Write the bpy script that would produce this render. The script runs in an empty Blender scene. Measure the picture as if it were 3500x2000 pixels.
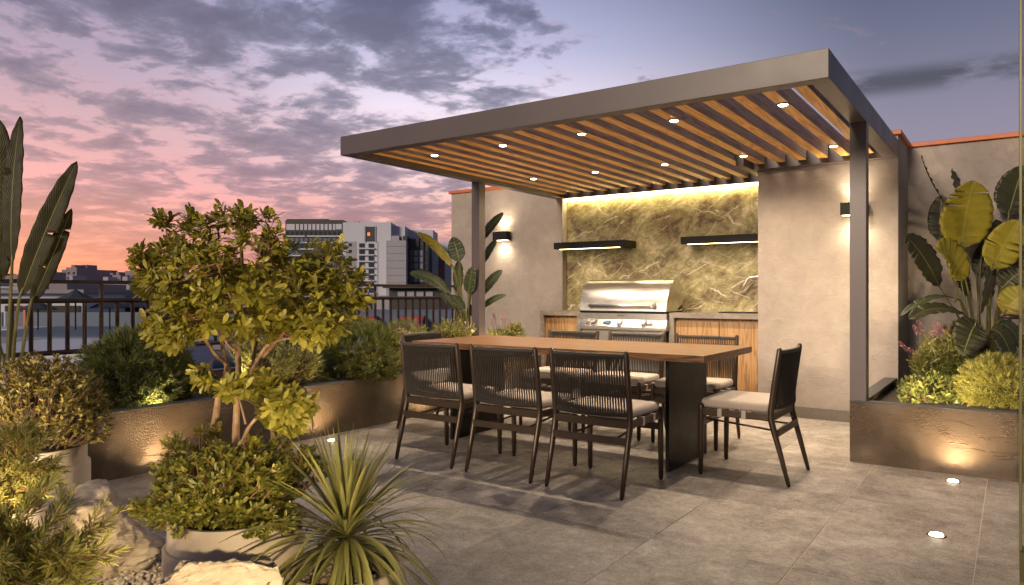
import bpy, bmesh, math, random
import numpy as np
from mathutils import Vector, Matrix, Quaternion, noise as mnoise

C = bpy.context.scene.collection
SC = bpy.context.scene
PI = math.pi
rng = random.Random(7)
nrs = np.random.RandomState(11)

# ------------------------------------------------------------------ camera
CAM_H = 1.12
YAW = math.radians(34.9576)
cam_d = bpy.data.cameras.new('camera')
cam = bpy.data.objects.new('camera', cam_d); C.objects.link(cam)
cam_d.sensor_width = 36.0; cam_d.lens = 25.236; cam_d.shift_y = 0.00035
cam_d.clip_start = 0.02; cam_d.clip_end = 5000
cam.location = (0, 0, CAM_H); cam.rotation_euler = (PI/2, 0, YAW)
SC.camera = cam

def at(px, py, d):
    """A measured point of the photograph (3500 x 2000) at its depth d in metres -> world point."""
    r = (px-1750)/2453.5*d; u = -(py-1001.2)/2453.5*d
    c, s = math.cos(YAW), math.sin(YAW)
    return Vector((r*c-d*s, r*s+d*c, CAM_H+u))

# ------------------------------------------------------------------ light, exposure
SC.view_settings.view_transform = 'Standard'; SC.view_settings.look = 'None'
SC.view_settings.gamma = 1.0; SC.view_settings.exposure = 0.42
SC.view_settings.use_curve_mapping = False
SC.cycles.use_denoising = True
SC.cycles.max_bounces = 8; SC.cycles.diffuse_bounces = 4; SC.cycles.glossy_bounces = 4
SC.cycles.transmission_bounces = 6; SC.cycles.transparent_max_bounces = 8
SC.cycles.sample_clamp_indirect = 4.0
SC.cycles.caustics_reflective = False; SC.cycles.caustics_refractive = False

def nd(nt, typ, ins=None, **props):
    n = nt.nodes.new(typ)
    for k, v in props.items(): setattr(n, k, v)
    for k, v in (ins or {}).items():
        if isinstance(v, bpy.types.NodeSocket): nt.links.new(v, n.inputs[k])
        else: n.inputs[k].default_value = v
    return n
def mth(nt, op, a, b=None, c=None, clamp=False):
    n = nt.nodes.new('ShaderNodeMath'); n.operation = op; n.use_clamp = clamp
    for i, v in enumerate((a, b, c)):
        if v is None: continue
        if isinstance(v, bpy.types.NodeSocket): nt.links.new(v, n.inputs[i])
        else: n.inputs[i].default_value = v
    return n.outputs[0]
def ramp(nt, fac, stops, interp='LINEAR'):
    n = nt.nodes.new('ShaderNodeValToRGB'); n.color_ramp.interpolation = interp
    el = n.color_ramp.elements
    while len(el) < len(stops): el.new(0.5)
    for e, (p, col) in zip(el, stops):
        e.position = p
        e.color = (col, col, col, 1) if isinstance(col, (int, float)) else (*col, 1)
    nt.links.new(fac, n.inputs['Fac']); return n.outputs['Color']
def mixc(nt, fac, a, b, mode='MIX'):
    n = nt.nodes.new('ShaderNodeMix'); n.data_type = 'RGBA'; n.blend_type = mode
    for k, v in ((0, fac), (6, a), (7, b)):
        if isinstance(v, bpy.types.NodeSocket): nt.links.new(v, n.inputs[k])
        elif k == 0: n.inputs[0].default_value = v
        else: n.inputs[k].default_value = (*v, 1)
    return n.outputs[2]
def sstep(nt, x, a, b, lo=0.0, hi=1.0):
    n = nt.nodes.new('ShaderNodeMapRange'); n.interpolation_type = 'SMOOTHSTEP'
    nt.links.new(x, n.inputs[0])
    for i, v in enumerate((a, b, lo, hi)): n.inputs[1+i].default_value = v
    return n.outputs[0]

W = bpy.data.worlds.new('World'); SC.world = W; W.use_nodes = True
wt = W.node_tree; wt.nodes.clear()
tc = wt.nodes.new('ShaderNodeTexCoord'); D = tc.outputs['Generated']
sp = nd(wt, 'ShaderNodeSeparateXYZ', {0: D})
dz = sp.outputs[2]
sdot = nd(wt, 'ShaderNodeVectorMath', {0: D, 1: (-0.942, 0.334, 0)}, operation='DOT_PRODUCT').outputs['Value']
zc = mth(wt, 'MAXIMUM', dz, 0.0)
sky_left = ramp(wt, zc, [(0, (.78, .19, .14)), (.025, (.84, .21, .17)), (.07, (.80, .29, .26)), (.13, (.70, .33, .37)), (.2, (.52, .33, .39)), (.27, (.34, .26, .37)), (.38, (.13, .135, .22)), (1, (.04, .05, .10))])
sky_mid = ramp(wt, zc, [(0, (.80, .30, .22)), (.06, (.82, .37, .28)), (.12, (.78, .45, .41)), (.18, (.84, .64, .69)), (.25, (.76, .67, .80)), (.32, (.46, .46, .66)), (.4, (.27, .30, .48)), (1, (.05, .07, .13))])
sky_right = ramp(wt, zc, [(0, (.36, .25, .26)), (.1, (.30, .245, .30)), (.2, (.24, .215, .30)), (.3, (.135, .145, .225)), (.4, (.07, .08, .14)), (1, (.03, .04, .08))])
sky_back = ramp(wt, zc, [(0, (.12, .11, .13)), (.2, (.13, .13, .18)), (.5, (.09, .10, .16)), (1, (.04, .055, .10))])
c1 = mixc(wt, sstep(wt, sdot, .99, .86), sky_left, sky_mid)
c2 = mixc(wt, sstep(wt, sdot, .80, .42), c1, sky_right)
c3 = mixc(wt, sstep(wt, sdot, .30, -.2), c2, sky_back)
# clouds on a flat layer overhead
den = mth(wt, 'ADD', zc, 0.11)
pcl = nd(wt, 'ShaderNodeVectorMath', {0: D, 3: mth(wt, 'DIVIDE', 1.0, den)}, operation='SCALE').outputs[0]
pcl = nd(wt, 'ShaderNodeVectorMath', {0: pcl, 1: (1, 1, 0)}, operation='MULTIPLY').outputs[0]
big = nd(wt, 'ShaderNodeTexNoise', {'Vector': nd(wt, 'ShaderNodeMapping', {0: pcl, 1: (3.1, 1.7, 0)}).outputs[0], 'Scale': 0.75, 'Detail': 2.0, 'Roughness': .5}).outputs[0]
puff = nd(wt, 'ShaderNodeTexNoise', {'Vector': nd(wt, 'ShaderNodeMapping', {0: pcl, 1: (7.7, 2.2, 0)}).outputs[0], 'Scale': 4.0, 'Detail': 10.0, 'Roughness': .60, 'Distortion': .2}).outputs[0]
fine = nd(wt, 'ShaderNodeTexNoise', {'Vector': pcl, 'Scale': 9.0, 'Detail': 5.0, 'Roughness': .6}).outputs[0]
cov = mth(wt, 'ADD', mth(wt, 'MULTIPLY', big, .46), mth(wt, 'MULTIPLY', puff, .72))
cov = mth(wt, 'ADD', cov, mth(wt, 'MULTIPLY', fine, .15))
cov = mth(wt, 'SUBTRACT', cov, sstep(wt, sdot, .84, .66, 0, .16))
cov = mth(wt, 'ADD', cov, sstep(wt, zc, .20, .03, 0, .035))
dens = sstep(wt, cov, .584, .700)
# one long dark streak low on the right
dv = (at(3180, 262, 1) - Vector((0, 0, CAM_H))).normalized()
su = nd(wt, 'ShaderNodeVectorMath', {0: D, 1: tuple(Vector((math.cos(YAW)*.8+.5*math.sin(YAW), .9, 0)).normalized())}, operation='DOT_PRODUCT').outputs['Value']
strk = nd(wt, 'ShaderNodeTexNoise', {'Vector': nd(wt, 'ShaderNodeMapping', {0: D, 3: (9, 9, 34)}).outputs[0], 'Scale': 1.0, 'Detail': 7.0, 'Roughness': .6}).outputs[0]
band = mth(wt, 'MULTIPLY', sstep(wt, mth(wt, 'ABSOLUTE', mth(wt, 'SUBTRACT', dz, dv.z)), .022, .002), sstep(wt, sdot, .58, .46))
sdens = mth(wt, 'MULTIPLY', band, sstep(wt, strk, .40, .60))
ccol = ramp(wt, zc, [(0, (.42, .19, .20)), (.06, (.37, .20, .24)), (.14, (.24, .17, .25)), (.24, (.15, .145, .23)), (.4, (.085, .09, .16))])
edge = mixc(wt, sstep(wt, cov, .59, .65), (.62, .30, .33), ccol)
ccol2 = mixc(wt, sstep(wt, fine, .35, .7), edge, mixc(wt, .25, edge, c3))
ccol3 = mixc(wt, sstep(wt, cov, .66, .80), ccol2, mixc(wt, 1.0, ccol, (.78, .76, .82), 'MULTIPLY'))
c4 = mixc(wt, mth(wt, 'MULTIPLY', dens, .9), c3, ccol3)
c5 = mixc(wt, mth(wt, 'MULTIPLY', sdens, .8), c4, (.045, .045, .065))
below = mixc(wt, sstep(wt, dz, -.02, -.0), (.05, .05, .06), c5)
bg1 = nd(wt, 'ShaderNodeBackground', {'Color': below, 'Strength': 0.86})
nish = wt.nodes.new('ShaderNodeTexSky'); nish.sky_type = 'NISHITA'; nish.sun_disc = False
SUN_EL, SUN_ROT = math.radians(24), math.radians(190)
nish.sun_elevation = math.radians(1.0); nish.sun_rotation = math.radians(289)
bg2 = nd(wt, 'ShaderNodeBackground', {'Color': nish.outputs[0], 'Strength': 0.02})
add = nd(wt, 'ShaderNodeAddShader', {0: bg1.outputs[0], 1: bg2.outputs[0]})
wo = nd(wt, 'ShaderNodeOutputWorld', {0: add.outputs[0]})

fill_sun_d = bpy.data.lights.new('sun', 'SUN'); fill_sun_d.energy = 2.0; fill_sun_d.angle = math.radians(16); fill_sun_d.color = (1.0, .79, .58)
sun = bpy.data.objects.new('sun', fill_sun_d); C.objects.link(sun)  # added as warm front fill, not from the sunset side
sun.rotation_euler = Vector((0.12, 0.93, -0.27)).to_track_quat('-Z', 'Y').to_euler()

WARM = (1.0, .77, .52)
def spot(loc, direction, power, size=100, blend=1.0, radius=.02, col=WARM, parent=None):
    l = bpy.data.lights.new('lamp_light', 'SPOT'); l.energy = power; l.spot_size = math.radians(size)
    l.spot_blend = blend; l.shadow_soft_size = radius; l.color = col
    o = bpy.data.objects.new('lamp_light', l); C.objects.link(o)
    o.location = loc; o.rotation_euler = Vector(direction).to_track_quat('-Z', 'Y').to_euler()
    if parent is not None: o.parent = parent
    return o

# ------------------------------------------------------------------ materials
def new_mat(name):
    m = bpy.data.materials.new(name); m.use_nodes = True
    nt = m.node_tree; nt.nodes.clear()
    b = nt.nodes.new('ShaderNodeBsdfPrincipled'); o = nt.nodes.new('ShaderNodeOutputMaterial')
    nt.links.new(b.outputs[0], o.inputs[0]); return m, nt, b, o
def setp(b, **k):
    for n, v in k.items():
        n = n.replace('_', ' ')
        if isinstance(v, bpy.types.NodeSocket): b.id_data.links.new(v, b.inputs[n])
        elif n == 'Base Color' and len(v) == 3: b.inputs[n].default_value = (*v, 1)
        else: b.inputs[n].default_value = v
def ocoord(nt, scale=(1, 1, 1), rot=(0, 0, 0), loc=(0, 0, 0), kind='Object'):
    t = nt.nodes.new('ShaderNodeTexCoord')
    return nd(nt, 'ShaderNodeMapping', {0: t.outputs[kind], 1: loc, 2: rot, 3: scale}).outputs[0]
def tnoise(nt, v, scale, detail=5, rough=.55, dist=0.0):
    return nd(nt, 'ShaderNodeTexNoise', {'Vector': v, 'Scale': scale, 'Detail': detail, 'Roughness': rough, 'Distortion': dist}).outputs[0]
def bump(nt, h, strength=.3, dist=.01, normal=None):
    i = {'Height': h, 'Strength': strength, 'Distance': dist}
    if normal is not None: i['Normal'] = normal
    return nd(nt, 'ShaderNodeBump', i).outputs[0]
def scale_col(c, k): return tuple(x*k for x in c)

def simple(name, col, rough=.5, metal=0.0, var=.12, nscale=14, bstr=.05, bscale=90, spec=.5):
    m, nt, b, o = new_mat(name); v = ocoord(nt)
    n = tnoise(nt, v, nscale)
    setp(b, Base_Color=mixc(nt, n, scale_col(col, 1-var), scale_col(col, 1+var)), Metallic=metal,
         Roughness=mth(nt, 'ADD', mth(nt, 'MULTIPLY', n, .16), rough-.08))
    b.inputs['Specular IOR Level'].default_value = spec
    if bstr: setp(b, Normal=bump(nt, tnoise(nt, v, bscale, 3), bstr, .004))
    return m

def wood(name, dark, light, axis=1, scale=1.0, rough=.42, fine=1.0):
    m, nt, b, o = new_mat(name)
    s = [9*scale]*3; s[axis] = .55*scale
    inf = nt.nodes.new('ShaderNodeObjectInfo').outputs['Random']
    t = nt.nodes.new('ShaderNodeTexCoord')
    off = nd(nt, 'ShaderNodeVectorMath', {0: t.outputs['Object'], 1: nd(nt, 'ShaderNodeCombineXYZ', {0: mth(nt, 'MULTIPLY', inf, 7.3), 1: mth(nt, 'MULTIPLY', inf, 13.1), 2: mth(nt, 'MULTIPLY', inf, 3.7)}).outputs[0]}, operation='ADD').outputs[0]
    v = nd(nt, 'ShaderNodeMapping', {0: off, 3: tuple(s)}).outputs[0]
    n1 = tnoise(nt, v, 1.0, 4, .55, .6)
    rings = mth(nt, 'ABSOLUTE', mth(nt, 'SINE', mth(nt, 'MULTIPLY', n1, 26.0)))
    s2 = [130*scale*fine]*3; s2[axis] = 3.0*scale
    n2 = tnoise(nt, nd(nt, 'ShaderNodeMapping', {0: off, 3: tuple(s2)}).outputs[0], 1.0, 3, .6)
    f = mth(nt, 'ADD', mth(nt, 'MULTIPLY', rings, .45), mth(nt, 'MULTIPLY', n2, .6))
    col = ramp(nt, f, [(.28, dark), (.5, tuple((a+c)/2 for a, c in zip(dark, light))), (.74, light)])
    setp(b, Base_Color=col, Roughness=mth(nt, 'ADD', mth(nt, 'MULTIPLY', n2, .2), rough-.1), Normal=bump(nt, n2, .12, .002))
    return m

def mk_plaster():
    m, nt, b, o = new_mat('plaster'); v = ocoord(nt)
    n1 = tnoise(nt, v, 1.3, 6, .6); n2 = tnoise(nt, v, 7.0, 6, .65, .4); n3 = tnoise(nt, v, 60, 4)
    n4 = tnoise(nt, nd(nt, 'ShaderNodeMapping', {0: v, 2: (0, .6, .3), 3: (3, 3, 5)}).outputs[0], 2.4, 6, .7, 1.6)
    col = ramp(nt, mth(nt, 'ADD', mth(nt, 'MULTIPLY', n1, .6), mth(nt, 'MULTIPLY', n2, .4)), [(.32, (.265, .228, .205)), (.5, (.345, .300, .270)), (.68, (.43, .38, .345))])
    spots = sstep(nt, n4, .66, .76)
    col = mixc(nt, mth(nt, 'MULTIPLY', spots, .35), col, (.24, .20, .18))
    h = mth(nt, 'ADD', mth(nt, 'MULTIPLY', n2, .5), mth(nt, 'MULTIPLY', sstep(nt, n4, .5, .68), .5))
    setp(b, Base_Color=col, Roughness=.78, Normal=bump(nt, n3, .10, .004, bump(nt, h, .32, .02)))
    return m
def mk_planter():
    m, nt, b, o = new_mat('planter_metal'); v = ocoord(nt)
    n1 = tnoise(nt, v, 2.4, 4); n2 = tnoise(nt, v, 95, 3, .6, .3)
    reg = sstep(nt, tnoise(nt, v, 2.7, 3, .5), .42, .62)
    pit = mth(nt, 'MULTIPLY', sstep(nt, n2, .36, .70), reg)
    scr = tnoise(nt, nd(nt, 'ShaderNodeMapping', {0: v, 2: (.0, .25, .25), 3: (4, 4, 26)}).outputs[0], 1.6, 4, .6, 1.0)
    lines = mth(nt, 'MULTIPLY', sstep(nt, scr, .56, .64), sstep(nt, tnoise(nt, v, 1.9, 2), .5, .6))
    h = mth(nt, 'ADD', mth(nt, 'MULTIPLY', pit, .9), mth(nt, 'ADD', mth(nt, 'MULTIPLY', lines, .35), mth(nt, 'MULTIPLY', tnoise(nt, v, 14, 4), .6)))
    setp(b, Base_Color=mixc(nt, n1, (.068, .048, .033), (.115, .083, .057)), Metallic=.25, Roughness=mth(nt, 'ADD', mth(nt, 'MULTIPLY', n1, .2), .36), Normal=bump(nt, h, .75, .010))
    return m
def mk_floor():
    m, nt, b, o = new_mat('floor_tile'); v = ocoord(nt)
    g = nt.nodes.new('ShaderNodeNewGeometry'); r = g.outputs['Random Per Island']
    off = nd(nt, 'ShaderNodeCombineXYZ', {0: mth(nt, 'MULTIPLY', r, 17.0), 1: mth(nt, 'MULTIPLY', r, 31.0), 2: 0.0}).outputs[0]
    vv = nd(nt, 'ShaderNodeVectorMath', {0: v, 1: off}, operation='ADD').outputs[0]
    n1 = tnoise(nt, vv, 1.8, 7, .62, .5); n2 = tnoise(nt, vv, 9, 8, .7, .3); n3 = tnoise(nt, vv, 150, 4, .75)
    streak = tnoise(nt, nd(nt, 'ShaderNodeMapping', {0: vv, 3: (3, 12, 1)}).outputs[0], 2.0, 6, .65)
    f = mth(nt, 'ADD', mth(nt, 'MULTIPLY', n1, .42), mth(nt, 'ADD', mth(nt, 'MULTIPLY', n2, .48), mth(nt, 'MULTIPLY', streak, .10)))
    n5 = tnoise(nt, vv, 42, 5, .75, .2); n6 = tnoise(nt, vv, 3.2, 4, .6, .8)
    f = mth(nt, 'ADD', mth(nt, 'MULTIPLY', f, .72), mth(nt, 'ADD', mth(nt, 'MULTIPLY', n5, .28), mth(nt, 'MULTIPLY_ADD', n6, .16, -.08)))
    col = ramp(nt, f, [(.42, (.16, .140, .126)), (.475, (.265, .238, .215)), (.525, (.345, .313, .289)), (.59, (.49, .45, .42))])
    col = mixc(nt, mth(nt, 'MULTIPLY', sstep(nt, n3, .47, .68), .55), col, (.46, .41, .365))
    col = mixc(nt, mth(nt, 'MULTIPLY', sstep(nt, n3, .50, .36), .6), col, (.10, .085, .07))
    col = mixc(nt, 1.0, col, ramp(nt, r, [(0, .80), (1, 1.10)]), 'MULTIPLY')
    setp(b, Base_Color=col, Roughness=mth(nt, 'ADD', mth(nt, 'MULTIPLY', n2, -.25), .66), Normal=bump(nt, mth(nt, 'ADD', mth(nt, 'MULTIPLY', n3, .5), n2), .14, .004))
    return m
def mk_marble():
    m, nt, b, o = new_mat('green_marble'); v = ocoord(nt, rot=(0, math.radians(28), 0))
    sv = nd(nt, 'ShaderNodeMapping', {0: v, 3: (1.0, 1, 1.45)}).outputs[0]
    w = nd(nt, 'ShaderNodeTexNoise', {'Vector': sv, 'Scale': 2.2, 'Detail': 4}).outputs['Color']
    warp = nd(nt, 'ShaderNodeVectorMath', {0: sv, 1: nd(nt, 'ShaderNodeVectorMath', {0: w, 3: .22}, operation='SCALE').outputs[0]}, operation='ADD').outputs[0]
    n1 = tnoise(nt, warp, 2.6, 12, .74, .35); n2 = tnoise(nt, warp, 16, 10, .8, .2)
    f = mth(nt, 'ADD', mth(nt, 'MULTIPLY', n1, .62), mth(nt, 'MULTIPLY', n2, .38))
    col = ramp(nt, f, [(.38, (.065, .038, .022)), (.445, (.20, .14, .075)), (.49, (.31, .27, .13)), (.54, (.44, .39, .19)), (.61, (.74, .64, .47))])
    ob = nd(nt, 'ShaderNodeSeparateXYZ', {0: ocoord(nt)}); wx, wz = ob.outputs[0], ob.outputs[2]
    base_v = ocoord(nt)
    def veins(deg, freq, wdt, wob, seed, lo, hi, amt):
        a = math.radians(deg); sv2 = nd(nt, 'ShaderNodeMapping', {0: base_v, 1: (seed, seed*1.7, seed*.6)}).outputs[0]
        wv = mth(nt, 'ADD', mth(nt, 'MULTIPLY', mth(nt, 'SUBTRACT', tnoise(nt, sv2, 1.6, 2), .5), wob), mth(nt, 'MULTIPLY', mth(nt, 'SUBTRACT', tnoise(nt, sv2, 9, 5, .65), .5), wob*.28))
        s_ = mth(nt, 'ADD', mth(nt, 'ADD', mth(nt, 'MULTIPLY', wx, -math.sin(a)), mth(nt, 'MULTIPLY', wz, math.cos(a))), wv)
        fr = mth(nt, 'FRACT', mth(nt, 'MULTIPLY_ADD', s_, freq, seed))
        ln = sstep(nt, mth(nt, 'ABSOLUTE', mth(nt, 'SUBTRACT', fr, .5)), wdt*freq, 0.0)
        return mth(nt, 'MULTIPLY', mth(nt, 'MULTIPLY', ln, sstep(nt, tnoise(nt, sv2, 3.1, 4, .6), lo, hi)), amt)
    ve = veins(27, 2.9, .010, .30, 3.3, .47, .55, .95)
    for p in ((-33, 1.5, .016, .36, 8.1, .50, .58, 1.0), (38, 5.5, .006, .25, 12.7, .48, .57, .75), (-20, 6.0, .006, .3, 17.9, .50, .58, .65), (15, 9.0, .004, .2, 23.0, .48, .56, .55)):
        ve = mth(nt, 'MAXIMUM', ve, veins(*p))
    col = mixc(nt, ve, col, (.84, .76, .62))
    setp(b, Base_Color=col, Roughness=.34, Normal=bump(nt, f, .05, .004)); return m
def mk_counter():
    m, nt, b, o = new_mat('grey_stone'); v = ocoord(nt)
    n1 = tnoise(nt, v, 5, 8, .65, .6)
    x = tnoise(nt, v, 6.5, 4, .5, 1.4); ve = mth(nt, 'MULTIPLY', sstep(nt, mth(nt, 'ABSOLUTE', mth(nt, 'SUBTRACT', x, .5)), .012, 0), .6)
    col = mixc(nt, ve, ramp(nt, n1, [(.3, (.15, .125, .105)), (.7, (.27, .235, .205))]), (.55, .48, .42))
    setp(b, Base_Color=col, Roughness=.35); return m
def mk_steel(name='stainless_steel', axis=0, base=(.62, .60, .58), rough=.28):
    m, nt, b, o = new_mat(name)
    s = [260]*3; s[axis] = 2.0
    n = tnoise(nt, ocoord(nt, scale=tuple(s)), 1.0, 3); n2 = tnoise(nt, ocoord(nt), 3.0, 3)
    setp(b, Base_Color=base, Metallic=1.0, Roughness=mth(nt, 'ADD', mth(nt, 'MULTIPLY', n, .14), mth(nt, 'ADD', mth(nt, 'MULTIPLY', n2, .12), rough-.12)), Normal=bump(nt, n, .04, .001))
    return m
def mk_leaf(name, c0, c1, rough=.38, trans=.25, tcol=None, spec=.5):
    m, nt, b, o = new_mat(name)
    r = nt.nodes.new('ShaderNodeNewGeometry').outputs['Random Per Island']
    n = tnoise(nt, ocoord(nt), 25, 2)
    f = mth(nt, 'ADD', mth(nt, 'MULTIPLY', r, .8), mth(nt, 'MULTIPLY', n, .3))
    cm = tuple((a+d)/2 for a, d in zip(c0, c1))
    col = ramp(nt, f, [(.05, c0), (.55, cm), (1.0, c1)])
    setp(b, Base_Color=col, Roughness=rough); b.inputs['Specular IOR Level'].default_value = spec
    tr = nd(nt, 'ShaderNodeBsdfTranslucent', {0: mixc(nt, 1.0, col, tcol or (1.3, 1.2, .6), 'MULTIPLY')})
    mx = nd(nt, 'ShaderNodeMixShader', {0: trans, 1: b.outputs[0], 2: tr.outputs[0]})
    nt.links.new(mx.outputs[0], o.inputs[0]); return m
def mk_banana(name, c0, c1, trans=.22, ribs=.16, gloss=.30, spec=.5):
    m, nt, b, o = new_mat(name)
    uv = nt.nodes.new('ShaderNodeTexCoord').outputs['UV']
    s = nd(nt, 'ShaderNodeSeparateXYZ', {0: uv}); u, t = s.outputs[0], s.outputs[1]
    au = mth(nt, 'ABSOLUTE', mth(nt, 'SUBTRACT', u, .5))
    ph = mth(nt, 'SUBTRACT', mth(nt, 'MULTIPLY', t, 190), mth(nt, 'MULTIPLY', au, 60))
    rib = mth(nt, 'MULTIPLY_ADD', mth(nt, 'SINE', ph), .5, .5)
    v = ocoord(nt); n = tnoise(nt, v, 6, 4); n2 = tnoise(nt, v, 30, 3)
    mid = sstep(nt, au, .022, .006)
    col = mixc(nt, n, c0, c1)
    col = mixc(nt, mth(nt, 'MULTIPLY', rib, ribs), col, scale_col(c1, 1.4))
    col = mixc(nt, mth(nt, 'MULTIPLY', mid, .7), col, (.30, .30, .09))
    edge = mth(nt, 'MULTIPLY', sstep(nt, au, .475, .5), sstep(nt, n2, .5, .65))
    col = mixc(nt, edge, col, (.14, .08, .03))
    bm = bump(nt, mth(nt, 'ADD', mth(nt, 'MULTIPLY', rib, .5), mth(nt, 'MULTIPLY', n, .6)), .35, .004)
    setp(b, Base_Color=col, Roughness=mth(nt, 'MULTIPLY_ADD', n2, .2, gloss), Normal=bm); b.inputs['Specular IOR Level'].default_value = spec
    tr = nd(nt, 'ShaderNodeBsdfTranslucent', {0: mixc(nt, 1.0, col, (1.9, 1.6, .35), 'MULTIPLY'), 'Normal': bm})
    mx = nd(nt, 'ShaderNodeMixShader', {0: trans, 1: b.outputs[0], 2: tr.outputs[0]})
    nt.links.new(mx.outputs[0], o.inputs[0]); return m
def mk_bark(name, c0, c1):
    m, nt, b, o = new_mat(name); v = ocoord(nt, scale=(90, 90, 16))
    n = tnoise(nt, v, 1.0, 6, .7, .8); n2 = tnoise(nt, ocoord(nt), 24, 4)
    setp(b, Base_Color=mixc(nt, mth(nt, 'ADD', mth(nt, 'MULTIPLY', n, .7), mth(nt, 'MULTIPLY', sstep(nt, n2, .5, .65), .3)), c0, c1), Roughness=.85, Normal=bump(nt, n, .8, .006)); return m
def mk_rock():
    m, nt, b, o = new_mat('rock'); v = ocoord(nt, rot=(.5, .3, .2)); 
    n1 = tnoise(nt, v, 5, 8, .65, .6); n2 = tnoise(nt, nd(nt, 'ShaderNodeMapping', {0: v, 3: (3, 3, 13)}).outputs[0], 3.0, 8, .7, .5); n3 = tnoise(nt, v, 60, 4, .7)
    col = ramp(nt, mth(nt, 'ADD', mth(nt, 'MULTIPLY', n1, .5), mth(nt, 'MULTIPLY', n2, .5)), [(.34, (.27, .195, .135)), (.48, (.46, .37, .29)), (.62, (.64, .55, .46))])
    setp(b, Base_Color=col, Roughness=.8, Normal=bump(nt, n3, .35, .005, bump(nt, n2, .8, .03))); return m
def mk_pebble(name='pebble', lo=(.20, .16, .13), hi=(.50, .44, .38)):
    m, nt, b, o = new_mat(name)
    r = nt.nodes.new('ShaderNodeNewGeometry').outputs['Random Per Island']
    n = tnoise(nt, ocoord(nt), 60, 4)
    col = ramp(nt, r, [(0, lo), (.4, tuple((a+c)/2 for a, c in zip(lo, hi))), (.7, hi), (1, (.30, .30, .31))])
    setp(b, Base_Color=mixc(nt, mth(nt, 'MULTIPLY', n, .4), col, scale_col(lo, .8)), Roughness=.7); return m
def mk_cushion(name, a, c, vz=False):
    """fine herringbone weave"""
    m, nt, b, o = new_mat(name)
    t = nt.nodes.new('ShaderNodeTexCoord'); s = nd(nt, 'ShaderNodeSeparateXYZ', {0: t.outputs['Object']})
    along = mth(nt, 'ADD', s.outputs[0], s.outputs[1]); up = mth(nt, 'ADD', s.outputs[2], mth(nt, 'MULTIPLY', mth(nt, 'SUBTRACT', s.outputs[0], s.outputs[1]), .6))
    zig = mth(nt, 'PINGPONG', mth(nt, 'MULTIPLY', along, 1.0), .007)
    st = mth(nt, 'SINE', mth(nt, 'MULTIPLY', mth(nt, 'ADD', up, zig), 1100.0))
    n = tnoise(nt, ocoord(nt), 9, 4)
    f = mth(nt, 'MULTIPLY_ADD', st, .5, .5)
    col = mixc(nt, f, a, c)
    col = mixc(nt, mth(nt, 'MULTIPLY', n, .2), col, scale_col(a, .8))
    setp(b, Base_Color=col, Roughness=.92, Normal=bump(nt, f, .25, .002))
    b.inputs['Sheen Weight'].default_value = .2; return m
def emit(name, col, strength):
    m, nt, b, o = new_mat(name); e = nd(nt, 'ShaderNodeEmission', {0: (*col, 1), 1: strength})
    nt.links.new(e.outputs[0], o.inputs[0]); return m

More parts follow.
